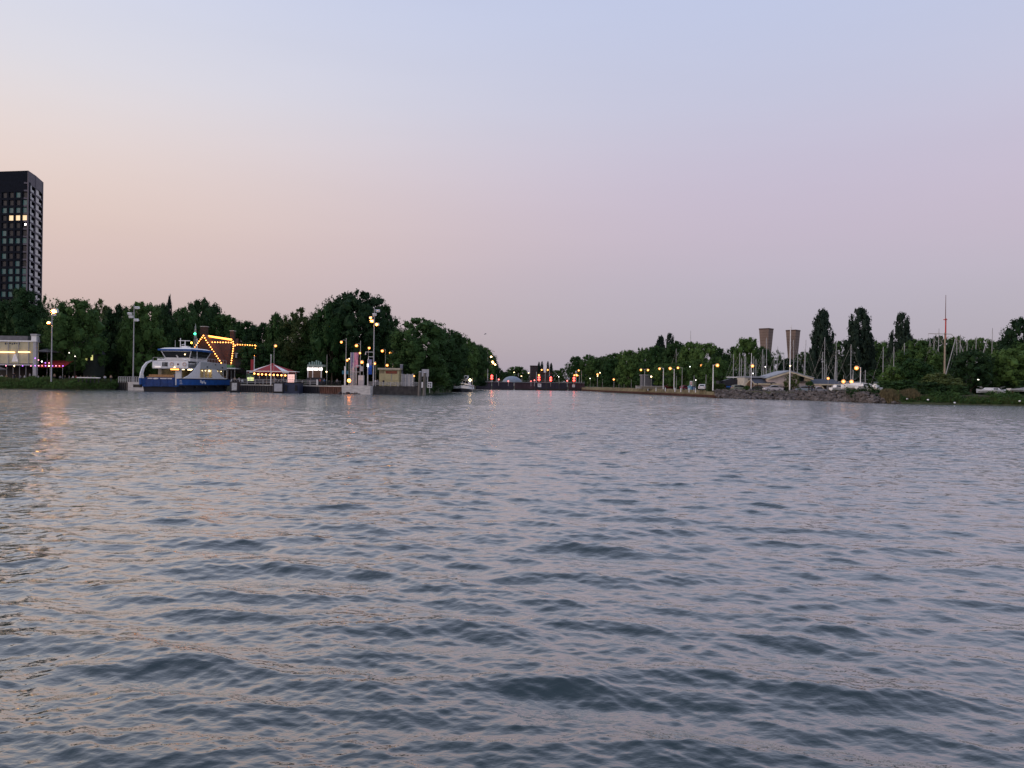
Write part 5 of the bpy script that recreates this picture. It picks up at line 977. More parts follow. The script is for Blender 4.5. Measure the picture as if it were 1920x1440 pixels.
person(208, 198, 'stand', 'tan', .3, 'standing person in tan right of the bent-over person in white', None, GZ + .2)
G = 'people on the restaurant terrace'
for x, p, c, lab in ((448, 'stand', 'grey', 'standing person in grey by the ferry stern, left on the restaurant terrace'), (434, 'sit', 'white', 'seated person in a white shirt just right of the ferry stern'), (442, 'sit', 'black', 'seated person in dark clothes between the two in white'), (454, 'sit', 'white', 'seated person in white left of the yellow-green booth'), (440, 'walk', 'tan', 'walking person in tan behind the seated guests'), (487, 'stand', 'black', 'person in black under the left bulbs of the tent canopy'), (516, 'stand', 'grey', 'person in grey under the middle of the tent canopy')): person(x, 196.5, p, c, g.uniform(-1, 1), lab, G, GZ, 1.05)
for x, p, c, lab in ((582, 'stand', 'black', 'person in black at the left of the bright kiosk counter'), (600, 'stand', 'red', 'person in red at the right of the bright kiosk counter'), (608, 'walk', 'blue', 'person in blue walking right of the bright kiosk'), (632, 'stand', 'grey', 'person in grey standing behind the bicycles'), (704, 'stand', 'white', 'person in white between the tall mast and the kiosk'), (708, 'walk', 'grey', 'person in grey walking towards the yellow kiosk'), (719, 'stand', 'black', 'person in black at the yellow kiosk counter')): person(x, 193.5, p, c, g.uniform(-1, 1), lab, 'people on the landing')
person(1516.5, 196.5, 'stand', 'black', .2, 'left one of two people in black standing by the blue-grey car', 'two people in black by the car', GZ, 1.08); person(1522.5, 196.5, 'stand', 'black', -.3, 'right one of two people in black standing by the blue-grey car', 'two people in black by the car', GZ, 1.06)
person(1293, 226, 'walk', 'pale_blue', 0, 'person in light blue clothes at the left of the blue bins', None, GZ - .1, 1.05)
t = thing('bench', 'long low white bench at the edge of the cafe terrace', 'bench', P(165, 192.5, GZ)); x0 = P(143.5, 192.5, GZ).x - t.location.x; z = at(165, 708, 192.5).z - GZ
MB().box(x0, -x0, 0, .5, z - .12, z + .1).build('seat', mat('bench_white', (.75, .74, .72), .5), t)
for i in range(6): x = x0 + .3 + i * (-2 * x0 - .7) / 5; MB().box(x, x + .12, .1, .4, -.8 if False else -.2, z - .121).build('leg', BLACKS, t)
# bicycles
def bike_proto():
    t = thing('bicycle', 'parked dark bicycle', 'bicycle', (0, -480, -90))
    for x in (-.52, .52):
        mb = MB(); n = 14
        for i in range(n): a, b = 2 * math.pi * i / n, 2 * math.pi * (i + 1) / n; mb.cyl((x + .34 * math.cos(a), 0, .35 + .34 * math.sin(a)), (x + .34 * math.cos(b), 0, .35 + .34 * math.sin(b)), .028, n=4, cap=False)
        for i in range(6): a = math.pi * i / 6; mb.cyl((x + .33 * math.cos(a), 0, .35 + .33 * math.sin(a)), (x - .33 * math.cos(a), 0, .35 - .33 * math.sin(a)), .006, n=3, cap=False)
        mb.build('wheel', TYRE, t)
    MB().tube([(-.52, 0, .35), (-.15, 0, .33), (.38, 0, .8), (-.2, 0, .75), (-.52, 0, .35)], .022, 5).tube([(-.15, 0, .33), (-.25, 0, .92)], .02, 5).tube([(.52, 0, .35), (.36, 0, 1.0)], .02, 5).build('frame', BLACKS, t)
    MB().tube([(.42, -.28, 1.02), (.36, 0, 1.0), (.42, .28, 1.02)], .02, 5).build('handlebar', GALV, t); MB().ball((-.26, 0, .95), .11, 6, 4, .4).build('saddle', BLACKS, t); return t
bk = bike_proto(); g = random.Random(4)
for i, x in enumerate((603, 609, 615, 620, 625, 630, 634, 638)):
    dup(bk, P(x, 190.5 + (i % 2) * 1.2, GZ), g.uniform(.3, 2.4), (1.1, 1.1, 1.1), 'dark parked bicycle, %s from the left on the landing' % ordw(i), 'bicycles parked on the landing', 'bicycle')
for i, x in enumerate((712, 728, 741, 757, 776)):
    dup(bk, P(x, 188.5, GZ + .1), g.uniform(-.5, .6), (1.05, 1.05, 1.05), 'parked bicycle behind the quay railing, %s from the left' % ordw(i), 'bicycles behind the quay railing', 'bicycle')
for c in kids(bk): bpy.data.objects.remove(c)
bpy.data.objects.remove(bk)
# ============================================================ cars
def car(px, D, rot, m, label, z=GZ, s=1, kind='hatch'):
    t = thing('parked_car', label, 'car', P(px, D, z), rot); t.scale = (s, s, s)
    top = {'hatch': [(-2.0, .95), (-1.55, 1.42), (-.2, 1.5), (.55, 1.38), (1.25, .95)], 'wagon': [(-2.15, .9), (-1.95, 1.4), (-.3, 1.5), (.5, 1.38), (1.2, .93)], 'sedan': [(-1.6, .95), (-.95, 1.38), (-.1, 1.45), (.5, 1.36), (1.25, .93)]}[kind]
    low = [(-2.2, .35), (-2.22, .75), (-2.1, .95), (1.3, .93), (2.0, .82), (2.2, .62), (2.2, .32), (1.75, .25), (-1.8, .25)]
    def sec(pts, w0, w1, zc):
        rings = []
        for y in (-w0, -w1, w1, w0): k = .96 if abs(y) == w0 else 1; rings.append([(x * k, y, zc + (z_ - zc) * k) for x, z_ in pts])
        return rings
    MB().loft(sec(low, .88, .80, .6)).build('body', m, t, smooth=False)
    MB().loft([[(x, y, z_) for x, z_ in top] if abs(y) < .7 else [(x * .97, y, .9 + (z_ - .9) * (.94 if z_ > 1 else 1)) for x, z_ in top] for y in (-.78, -.64, .64, .78)]).build('cabin', m, t)
    for y in (-.80, .785):
        MB().xz([(x * .86 + .0, .98 + (z_ - .95) * .78) for x, z_ in top], y, y + .015).build('side_window', GLASSD, t)
    (xa, za), (xb, zb) = top[0], top[1]; MB().add([(xa * .99 - .02, -.6, za + .05), (xa * .99 - .02, .6, za + .05), (xb - .04, .55, zb - .05), (xb - .04, -.55, zb - .05)], [(0, 1, 2, 3)]).build('rear_window', GLASSD, t)
    (xa, za), (xb, zb) = top[-1], top[-2]; MB().add([(xa + .0, -.62, za + .06), (xa + .0, .62, za + .06), (xb + .06, .55, zb - .02), (xb + .06, -.55, zb - .02)], [(0, 1, 2, 3)]).build('windscreen', GLASSD, t)
    for x in (-1.35, 1.38):
        for y in (-.86, .86): w_ = MB().cyl((x, y - .1, .32), (x, y + .1, .32), .33, n=14).build('wheel', TYRE, t); MB().cyl((x, y - .11, .32), (x, y + .11, .32), .2, n=10).build('rim', GALV, w_)
    for y in (-.62, .62): MB().box(2.1, 2.22, y - .16, y + .16, .6, .72).build('headlight', WHITE, t); MB().box(-2.25, -2.14, y - .14, y + .14, .72, .88).build('tail_light', REDP, t)
SILV = mat('silver_paint', (.50, .47, .47), .3, .2, var=.04); MAR = mat('maroon_paint', (.16, .015, .03), .3, var=.08); WCAR = mat('white_car_paint', (.65, .64, .62), .3, var=.04); BG = mat('blue_grey_paint', (.22, .27, .33), .3, .2, var=.06); GRN = mat('grey_green_paint', (.22, .24, .19), .35, .1, var=.08)
car(1449, 197, math.pi, SILV, 'silver estate car parked above the rubble in front of the yacht club', s=1.12, kind='sedan')
car(1388, 205, .15, GRN, 'grey-green car parked behind weeds at the left of the yacht club', s=1.1, kind='wagon')
car(1509, 199, math.pi - .5, BG, 'blue-grey car parked behind the two people in black', s=1.05)
car(1534, 203, .3, SILV, 'second silver car partly hidden right of the two people in black', s=.95, kind='sedan')
car(1254, 262, math.pi + .15, MAR, 'dark red car parked by the navy container', s=1.15); car(1286, 240, .5, MAR, 'small dark red car beside the blue bins', s=.9)
car(1317, 222, 1.25, WCAR, 'white car seen from behind beside the clipped hedge', s=1.15)
car(1476, 205, .4, mat('black_car_paint', (.02, .02, .025), .3, var=.1), 'dark car half hidden right of the silver estate car', s=.9)
car(1418, 205, 2.8, mat('dark_green_car', (.03, .04, .035), .3, var=.1), 'small dark car left of the silver estate car', s=.95)
# right canal bank
G2 = 'street lamps on the right bank'
t = Th('shipping_container', 'grey and navy container building behind the street lamps', 'container', 1232, 275); t.box('grey_end', mat('dark_grey_sheet', (.13, .13, .14), .7), 1204.5, 704, 1222, 729, 0, 5, zb=0); t.box('navy_side', NAVY, 1222.2, 704.5, 1254, 729, 0, 6, zb=0)
for i in range(10): t.box('corrugation', NAVY, 1224 + i * 3, 706, 1225.2 + i * 3, 723, -.12, -.005)
t.box('roof_edge', GREYP, 1204, 702.8, 1254.5, 704, -.2, 6)
lamp_post(1208.5, 692, 262, [(1201.7, 693.5, L_SOD, .36), (1214.8, 693.8, L_SOD, .36)], 'double-headed street lamp above the grey container end', G2, .12)
lamp_post(1243.5, 690, 252, [(1236.6, 691.2, L_SOD, .36)], 'street lamp right of the double-headed one, light on its left', G2, .12, WHITE)
lamp_post(1263.7, 691.5, 244, [(1256.4, 690.8, L_SOD, .42)], 'street lamp with the most orange light on the right bank', G2, .11, WHITE)
lamp_post(1278.6, 689, 238, [(1271, 689.6, L_SOD, .34)], 'street lamp between the orange one and the white sign', G2, .07)
lamp_post(1293.5, 686.5, 250, [(1293.5, 687.5, em('cool_white', (.85, 1, .85), 6), .24)], 'greenish white lamp among the leaves of the right bank', G2, .05)
lamp_post(1322.5, 684, 250, [(1315, 685, L_SOD, .38)], 'street lamp with yellow light in front of the leaves, second from the hedge', G2, .08)
lamp_post(1336.7, 684, 205, [(1345, 685, L_SOD, .40)], 'tall pale street lamp at the clipped hedge with its light to the right', G2, .13, WHITE)
lamp_post(1221, 704, 268, [(1221, 706, L_WARM, .38)], 'small lamp on the front of the container', G2, .05)
lamp_post(1151, 709, 330, [(1150.8, 711.5, L_SOD, .42)], 'low amber lamp on the right bank left of the container', G2, .09)
lamp_post(1120, 699, 385, [(1120.3, 701.8, L_SOD, .45), (1120.5, 705, L_WARM, .3), (1125, 698.8, L_WARM, .36)], 'lamp post with three small lights near the right end of the lock', G2, .1)
lamp_post(1164.6, 696, 380, [(1164.6, 698, em('cool_white', (.85, 1, .85), 6), .24)], 'tiny greenish lamp in front of the trees left of the container', G2, .04)
lamp_post(1106.5, 707, 395, [(1106.5, 709.6, L_WHITE, .26)], 'tiny white lamp just right of the lock', G2, .05)
lamp_post(1304.5, 710, 234, [(1304.5, 712.5, L_WHITE, .16)], 'tiny white lamp right of the red and white sign', G2, .04)
for i, (x, y0, y1, D) in enumerate(((1112, 705, 722, 400), (1129.5, 702, 722, 390), (1160.5, 708, 728, 335), (1170, 712, 729, 320), (1183.5, 712, 730, 310), (1192.5, 713, 731, 300), (1268, 706, 730, 245), (1301, 705, 735, 222), (1323.5, 703, 730, 232))):
    t = Th('bank_pole', 'thin pale pole or stem, %s from the left along the right bank' % ordw(i), 'pole', x, D, GZ, 'poles along the right bank'); z = t.l(x, y0)[1]; MB().cyl((0, 0, -.3), (0, 0, z), .09, .06).build('shaft', GALV, t.e); MB().ball((0, 0, z), .09).build('cap', GALV, t.e)
for i, (x, D) in enumerate(((1215, 262), (1230, 252), (1247.5, 242), (1265.5, 232), (1276.5, 226), (1292, 219), (1304, 214))):
    t = thing('bollard', 'short white bollard, %s from the left on the grass verge' % ordw(i), 'bollard', P(x, D, 1.5), 0, 'bollards on the grass verge'); MB().cyl((0, 0, -.2), (0, 0, .95), .13, .13, 8).build('shaft', WHITE, t); MB().cyl((0, 0, .951), (0, 0, 1.03), .15, .09, 8).build('cap', CONC, t)
t = Th('red_white_sign', 'white sign with a red symbol above the blue bins', 'sign', 1295.8, 228); t.box('panel', WHITE, 1293.5, 714.5, 1298.3, 724, 0, .1); t.box('red_mark', REDP, 1294.6, 716, 1295.4, 722, -.03, -.003); t.box('red_mark', REDP, 1296.6, 716, 1297.4, 722, -.03, -.003); t.box('red_mark', REDP, 1295.41, 721, 1296.59, 722, -.03, -.003); t.box('post', GALV, 1295.5, 724, 1296.3, 733, .11, .2, zb=0)
for i, (a, b, c, lab) in enumerate(((1291, 1296.5, 'pale_blue', 'pale blue bin left of the darker blue one'), (1297, 1304, 'blue', 'darker blue bin right of the pale blue one'))):
    t = Th('waste_bin', lab, 'bin', (a + b) / 2, 222); t.box('body', CL[c], a, 725, b, 734, 0, .9, zb=.1); t.box('lid', NAVY if c == 'blue' else CL[c], a - .4, 724, b + .4, 725, -.08, 1)
t = Th('concrete_block', 'small pale concrete block on the verge left of the container', 'block', 1197.5, 285); t.box('block', CONC, 1193, 724, 1202, 730.5, 0, 1.5, zb=0); t.box('top_slab', CONC, 1192.6, 723.4, 1202.4, 724, -.1, 1.6)
t = Th('low_wall', 'low tan wall behind the bollards in front of the container', 'wall', 1235, 258); t.box('wall', mat('tan_render', (.2, .17, .12), .9), 1203, 724.5, 1246, 731, 0, .4, zb=0); t.box('coping', CONC, 1202.5, 723.8, 1246.5, 724.5, -.1, .5)
q = P(1341, 208, GZ); pts = [Vector((P(1326, 208, 0).x, 207.5, 0)), Vector((P(1357, 208, 0).x, 207.5, 0))]
def hedge():
    g = np.random.default_rng(5); x0, x1 = pts[0].x, pts[1].x; n = 9000; X = g.uniform(x0, x1, n); Y = g.uniform(207.2, 210, n); zt = at(1341, 720.5, 208).z; Z = g.uniform(1.9, zt, n); f = g.integers(0, 3, n); Z[f == 0] = zt + g.normal(0, .06, (f == 0).sum()); Y[f == 1] = 207.2 + g.normal(0, .06, (f == 1).sum())
    pos = np.stack([X, Y, Z], -1); nr = g.normal(size=(n, 3)); nr /= np.linalg.norm(nr, axis=1)[:, None]; t_ = np.cross(nr, g.normal(size=(n, 3))); t_ /= np.linalg.norm(t_, axis=1)[:, None]; b_ = np.cross(nr, t_)
    s = .13; o0 = np.array([(x0 + x1) / 2, 207.2, GZ]); Q = np.stack([pos - t_ * s, pos - b_ * s * .6, pos + t_ * s, pos + b_ * s * .6], 1).reshape(-1, 3) - o0
    t = thing('clipped_hedge', 'yellow-green clipped box hedge at the foot of the tall pale lamp', 'hedge', tuple(o0)); me = bpy.data.meshes.new('foliage'); me.from_pydata(Q.tolist(), [], [tuple(range(4 * k, 4 * k + 4)) for k in range(n)]); me.materials.append(LEAF_O); o = bpy.data.objects.new('foliage', me); COL.objects.link(o); o.parent = t
    MB().box(x0 - o0[0] + .12, x1 - o0[0] - .12, .12, 2.7, -.3, zt - GZ - .12).build('inner_branches', LEAF_O, t)
hedge()
# ============================================================ yacht club, boats, masts
CREAM = mat('cream_wall', (.70, .58, .51), .8, var=.12); SLATE = mat('dark_slate_roof', (.05, .055, .07), .6, var=.25, scale=3, bump=.4); TRIM = mat('yellow_trim', (.6, .5, .33), .7); ROOFL = mat('pale_roof_sheet', (.26, .28, .3), .5)
def club():
    t = Th('yacht_club', 'cream yacht club house with a big low gable and grey roofs', 'building', 1465, 205); l = t.l
    # main low gable
    A = l(1437, 710); B = l(1481, 696.5); C_ = l(1524.5, 709.5)
    MB().xz([(l(1440, 712)[0], 0), (l(1516, 712)[0], 0), (l(1516, 709)[0], C_[1] - .3), (B[0], B[1] - .35), (A[0] + .2, A[1] - .3), (l(1440, 712)[0], A[1] - .3)], .6, 9).build('gable_wall', CREAM, t.e)
    MB().xz([A, B, (B[0], B[1] + .3), (A[0] - .3, A[1] + .25)], -.3, 10).build('roof_left', ROOFL, t.e); MB().xz([B, C_, (C_[0] + .4, C_[1] + .2), (B[0], B[1] + .3)], -.3, 10).build('roof_right', ROOFL, t.e)
    MB().xz([(A[0], A[1] - .45), (B[0], B[1] - .38), (B[0], B[1] - .01), (A[0] - .1, A[1] - .02)], -.36, -.302).build('barge_board', TRIM, t.e); MB().xz([(B[0], B[1] - .38), (C_[0], C_[1] - .45), (C_[0], C_[1] - .02), (B[0], B[1] - .01)], -.36, -.302).build('barge_board', TRIM, t.e)
    t.box('upper_panel', TRIM, 1508.5, 707.5, 1520, 714.5, .5, .58); t.box('upper_window', GLASSD, 1497, 706, 1507.5, 714.5, .5, .58); t.box('balcony', mat('dark_beam', (.05, .04, .03), .8), 1496, 715, 1522, 716.2, -.2, .59)
    t.box('lower_wall', CREAM, 1480, 719.5, 1502, 738, -.3, .58, zb=0); t.box('entrance_canopy', mat('dark_beam', (.05, .04, .03), .8), 1461, 725, 1476, 726.5, -.6, .59); t.box('doorway', GLASSD, 1463, 726.5, 1471, 734, .52, .59)
    for x in (1494.5, 1498.5): t.box('window', GLASSD, x, 726, x + 2, 734, -.36, -.303)
    t.box('door', GLASSD, 1503, 727, 1506, 735, .5, .59)
    t.box('flat_roof', ROOFL, 1396, 705.5, 1452, 708.5, 2.5, 10); t.box('stucco_wall', mat('pale_stucco', (.5, .46, .38), .8), 1395.5, 706, 1406, 720, 2.8, 9.5, zb=0)
    # left wing with dark hipped roof
    a = l(1400, 721.5); b = l(1408, 708.5); c = l(1414, 719); d = l(1448, 708.5); e = l(1456, 719.5)
    MB().box(l(1409, 720)[0], l(1462, 720)[0], .2, 6, 0, c[1] - .05).build('wing_wall', CREAM, t.e)
    MB().add([(c[0] - .3, -.4, c[1]), (e[0], -.4, e[1]), (d[0], 3.4, d[1]), (b[0], 3.4, b[1]), (c[0] - .3, 7, c[1]), (e[0], 7, e[1])], [(0, 1, 2, 3), (3, 2, 5, 4), (1, 5, 2), (0, 3, 4), (0, 4, 5, 1)]).build('wing_roof', SLATE, t.e)
    MB().box(c[0] - .3, e[0] + .7, -.46, -.402, c[1] - .3, c[1] + .05).build('wing_gutter', TRIM, t.e)
    gx0, gx1 = l(1398, 720)[0], l(1413, 720)[0]; gm = l(1406, 711)
    MB().xz([(gx0 + .3, 0), (gx1 - .1, 0), (gx1 - .1, c[1] - .2), (gm[0], gm[1] - .3), (gx0 + .3, c[1] - .2)], 0, .19).build('wing_gable', mat('brown_boards', (.2, .12, .07), .8), t.e)
    for s in (-1, 1): MB().xz([(gm[0], gm[1] - .25), (gm[0] + s * (gx1 - gm[0] + .3), c[1] - .35), (gm[0] + s * (gx1 - gm[0] + .3), c[1] - .1), (gm[0], gm[1] + .02)], -.5, -.41).build('wing_barge_board', TRIM, t.e)
    for x in (1417, 1421, 1425): t.box('wing_door_panel', mat('tan_door', (.3, .19, .1), .7), x - 1.6, 721.5, x + 1, 731, .12, .19)
    for x in (1420, 1446): t.box('wall_lamp', BLACKS, x - 1, 718.2, x + 1, 720.5, -.55, -.47)
    # right wing
    t2 = Th('boat_house', 'low cream boat house with dark slate roof right of the yacht club', 'building', 1550, 205); l = t2.l
    a = l(1522, 720); b = l(1528, 710.3); d = l(1572, 711.5); e = l(1579, 721.5)
    MB().add([(a[0], -.4, a[1]), (e[0], -.4, a[1]), (d[0], 3.4, b[1]), (b[0] - .6, 3.4, b[1]), (a[0], 7, a[1]), (e[0], 7, a[1])], [(0, 1, 2, 3), (3, 2, 5, 4), (1, 5, 2), (0, 3, 4), (0, 4, 5, 1)]).build('roof', SLATE, t2.e)
    MB().box(a[0], e[0], -.46, -.402, a[1] - .28, a[1] + .05).build('gutter', TRIM, t2.e)
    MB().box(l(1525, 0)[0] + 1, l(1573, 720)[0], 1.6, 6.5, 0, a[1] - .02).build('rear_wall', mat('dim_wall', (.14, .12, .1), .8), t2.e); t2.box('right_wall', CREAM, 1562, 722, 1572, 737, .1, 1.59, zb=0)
    t2.box('left_wall', CREAM, 1524, 722.5, 1539, 738, -.3, 1.59, zb=0)
    for s, x in ((1, 1536),): p0 = l(1536, 719.5); p1 = l(1543.5, 728); MB().xz([p0, p1, (p1[0], p1[1] - .35), (p0[0], p0[1] - .35)], -.6, -.45).build('barge_board', TRIM, t2.e)
    for x in (1551, 1555, 1559): t2.box('porch_post', GREYP, x - .4, 722.5, x + .5, 737, -.1, .1, zb=0)
    t2.box('red_crate', REDP, 1541.5, 729, 1547, 735, -.5, .5, zb=0)
club()
tree(1478, 701, 17, 203.5, 'thin', 'small olive tree in front of the big gable, left of the darker one', None, name='small_tree'); tree(1491, 701, 22, 203.8, 'thin', 'small loose tree in front of the right half of the big gable', None, name='small_tree'); tree(1518, 715, 19, 200.5, 'bushD', 'dark round bush at the right corner of the yacht club', None)
tree(1473, 731, 20, 200.5, 'bushD', 'low dark bush by the entrance canopy of the yacht club', None); tree(1429, 730.5, 16, 201, 'bushD', 'low dark hedge bush left of the silver estate car', None); tree(1401, 723, 14, 203, 'bush', 'small bush at the left corner of the yacht club', None)
# flag mast in front, with globe lamp
lamp_post(1480.6, 614, 196, [(1481.4, 685.8, L_WARM, .22)], 'very tall white pole with a small lamp in front of the yacht club', None, .13, WHITE, name='tall_pole', cat='pole')
lamp_post(1408.2, 662, 198, [(1410.8, 686, L_SOD, .36)], 'white pole with amber lamp at the left end of the yacht club', None, .08, WHITE, name='lamp_pole')
lamp_post(1412, 697, 225, [(1411.6, 700, L_WHITE, .2)], 'small white lamp below the amber one left of the yacht club', 'small lamps of the harbour', .05)
lamp_post(1434.8, 685, 225, [(1434.8, 687.5, L_WHITE, .2)], 'small white lamp over the left wing roof of the yacht club', 'small lamps of the harbour', .05)
lamp_post(1453.5, 700, 225, [(1453.5, 701.5, L_WHITE, .15)], 'tiny white lamp at the left edge of the big gable roof', 'small lamps of the harbour', .04)
lamp_post(1613, 688.5, 176, [(1605.5, 690, L_SOD, .42)], 'pale angled street lamp with a big amber light among the boats', None, .11, WHITE)
lamp_post(1552.5, 706, 200, [(1552.5, 709.5, L_SOD, .3)], 'amber lamp on the slate roof of the boat house', 'small lamps of the harbour', .05)
lamp_post(1581.5, 703, 184, [(1581.2, 715.3, L_SOD, .42)], 'left of the two low amber lamps right of the boat house', 'low harbour lamps', .06)
lamp_post(1597.5, 703, 182, [(1596.3, 715.5, L_SOD, .40)], 'right of the two low amber lamps right of the boat house', 'low harbour lamps', .06)
MB_ = None
def yacht(px, yt, D, label, tilt=0, hl=9, spread=True, group='sailing yachts behind the club', m=MASTM, rot=None):
    base = P(px, D, GZ); t = thing('sailing_yacht', label, 'sailing boat', base, 0, group); h = at(px, yt, D).z - GZ; a = random.uniform(-.6, .6) if rot is None else rot; ca, sa = math.cos(a), math.sin(a)
    R = lambda x, y, z: (x * ca - y * sa, x * sa + y * ca, z)
    def ring(x, w_, zt): return [R(x, -w_, zt), R(x, -w_ * .75, .9), R(x, 0, .55), R(x, w_ * .75, .9), R(x, w_, zt)]
    MB().loft([ring(-hl * .5, .8, 1.9), ring(-hl * .2, 1.35, 1.8), ring(hl * .15, 1.3, 1.9), ring(hl * .42, .5, 2.1), ring(hl * .5, .05, 2.2)]).build('hull', random.choice([WHITE, WHITE, BLUE, GREYP]), t)
    MB().loft([[R(-hl * .2, -.7, 1.8), R(-hl * .2, .7, 1.8), R(-hl * .2, .55, 2.3), R(-hl * .2, -.55, 2.3)], [R(hl * .2, -.5, 1.9), R(hl * .2, .5, 1.9), R(hl * .15, .4, 2.3), R(hl * .15, -.4, 2.3)]]).build('cabin', WHITE, t)
    MB().box(-.15, .15, -.6, .6, 0, .7).build('cradle', RUST, t)
    tx = tilt * h; MB().cyl((0, 0, 1.8), (tx, 0, h), .105, .07, 6).build('mast', m, t)
    if spread: MB().cyl((tx * .55 - .7, 0, h * .58), (tx * .55 + .7, 0, h * .58), .03, n=4).build('spreader', m, t); MB().cyl((tx * .75 - .45, 0, h * .78), (tx * .75 + .45, 0, h * .78), .03, n=4).build('spreader', m, t)
    mb = MB(); q = R(hl * .48, 0, 2.1); mb.cyl(q, (tx, 0, h * .95), .013, n=3); q = R(-hl * .48, 0, 1.9); mb.cyl(q, (tx, 0, h * .98), .012, n=3); mb.build('stays', GALV, t)
    q = R(-hl * .35, 0, 2.8); MB().cyl((0, 0, 2.7), q, .1, .08, 6).build('boom', m, t)
ML = [(1374.5, 664, 0), (1385.5, 661, .01), (1389.5, 672, 0), (1394.5, 662, .02), (1397, 668, .01), (1404.5, 690, .03), (1412.5, 668, 0), (1416.8, 673, 0), (1427.5, 655, .02), (1431.5, 665, 0), (1437, 633, -.01), (1443.8, 688, 0), (1450.8, 672, 0), (1455.5, 650, .02), (1469, 665, 0), (1488, 637, -.015), (1494.6, 663, 0), (1506.5, 655, .02), (1508, 637, .02), (1541.5, 660, 0), (1545.2, 632, 0), (1548.5, 682, 0), (1563.5, 655, .045), (1566, 640, .01), (1568.6, 674, 0), (1594.6, 646, 0), (1599, 693, 0), (1622, 694, 0)]
for i, (x, y, tl) in enumerate(ML): yacht(x, y, 236 - (i % 3) * 4 + (0 if x < 1590 else -34), 'sailing yacht with pale mast, %s mast from the left in the yacht harbour' % ordw(i), tl)
yacht(1293.5, 620, 300, 'yacht with a tall thin mast rising over the right-bank trees', 0, group=None, hl=8); yacht(1267, 654, 290, 'yacht with a short pale mast showing among the right-bank trees', 0, group=None, hl=8)
M2 = [(1655, 650, 0), (1675, 650, 0), (1694.5, 643, 0), (1750, 632, 0), (1757.5, 616, .012), (1742.5, 634, 0), (1797.5, 628, .02), (1794.5, 630, -.02), (1812, 636, 0), (1827.5, 631, .015), (1858, 615, .01)]
for i, (x, y, tl) in enumerate(M2): yacht(x, y, 199 + (i % 3) * 3, 'sailing yacht in the right-hand bushes, %s mast from the left there' % ordw(i), tl, group='sailing yachts behind the right-hand bushes')
for i, (x0, y0, x1, y1) in enumerate(((1792, 634, 1781, 674), (1799, 640, 1806.5, 662), (1851.5, 635, 1844, 660))):
    t = thing('boat_derrick', 'slanting pale spar %s of the leaning pale masts at right' % ('left', 'right', 'farthest right')[i], 'spar', at(x1, y1, 194), 0, 'slanting spars'); b = at(x0, y0, 194) - at(x1, y1, 194); MB().cyl(-b * .8, b, .11, .07, 6).build('spar', MASTM, t); MB().ball(b, .12).build('end_fitting', GALV, t)
# the big flagstaff
def flagstaff():
    t = Th('signal_mast', 'tall signal mast, wooden below and red above, with a long yardarm', 'mast', 1770.5, 170); l = t.l
    zb1 = l(1772.5, 624)[1]; WM = mat('varnished_mast', (.31, .25, .18), .6, var=.2)
    MB().cyl((0, 0, 0), (0, 0, zb1), .21, .17, 10).build('lower_mast', WM, t.e); z2 = l(1774, 597)[1]; z3 = l(1775, 553)[1]
    MB().cyl((0.08, -.05, zb1 - 1.4), (0.08, -.05, z2), .16, .14, 8).build('red_topmast', REDP, t.e); MB().cyl((0.1, .1, z2 - .4), (0.1, .1, z3), .09, .05, 8).build('pole_top', mat('dull_red_brown', (.16, .08, .07), .6), t.e)
    xa, za = l(1739.5, 623); MB().cyl((xa, -.25, zb1 - .25), (1.2, -.25, zb1 - .3), .06, .06, 6).build('yardarm', WM, t.e); MB().cyl((xa, -.25, zb1 - .25), (xa, -.25, zb1 - .9), .03, n=4).build('halyard_block', GALV, t.e)
    MB().cyl((1.2, -.25, zb1 - .3), (3.4, -.25, zb1 - 2.2), .05, .04, 6).build('gaff', WM, t.e); MB().tube([(xa * .6, -.25, zb1 - .3), (0, -.2, zb1 - 3)], .03, 4).build('brace', WM, t.e)
    MB().box(-.3, .3, -.3, .3, z2 - .35, z2 - .2).build('crosstree', REDP, t.e)
flagstaff()
# ventilation towers
def vent_tower(px, yt, D, wt, wb, ybot, label):
    VM = mat('brown_tower_cladding', (.20, .15, .125), .85, var=.12, scale=.25, streak=6); t = Th('ventilation_tower', label, 'tower', px, D, GZ, 'twin ventilation towers'); zt = t.l(px, yt)[1]; k = D / F; zn = t.l(px, ybot)[1]
    r1 = wt / 2 * k; r0 = wb / 2 * k; rb = r0 - (r1 - r0) * zn / (zt - zn) * .55
    def rg(r, z): return [(-r, .0, z), (0, -r, z), (r, 0, z), (0, r, z)]
    MB().loft([rg(rb, 0), rg(r0, zn), rg(r1, zt)]).build('shaft', VM, t.e); MB().loft([rg(r1 + .12, zt + .003), rg(r1 + .15, zt + .7)]).build('rim', mat('rim_brown', (.09, .06, .05), .8), t.e)
    for j in range(1, 9):
        z = zn + (zt - zn) * j / 9; r = r0 + (r1 - r0) * j / 9 + .02; MB().loft([rg(r, z), rg(r + .015, z + .12)]).build('panel_joint', mat('rim_brown', (.09, .06, .05), .8), t.e)
    if px > 1470: MB().cyl((-.8, 0, zt + .5), (-.8, 0, zt + 3.4), .12, .06, 5).build('antenna', GALV, t.e)
vent_tower(1435.2, 618.5, 400, 27, 19, 665, 'left one of two brown towers that widen upwards, behind the round tree'); vent_tower(1485.5, 621.3, 410, 27, 19, 668, 'right one of two brown towers that widen upwards, with a small antenna')
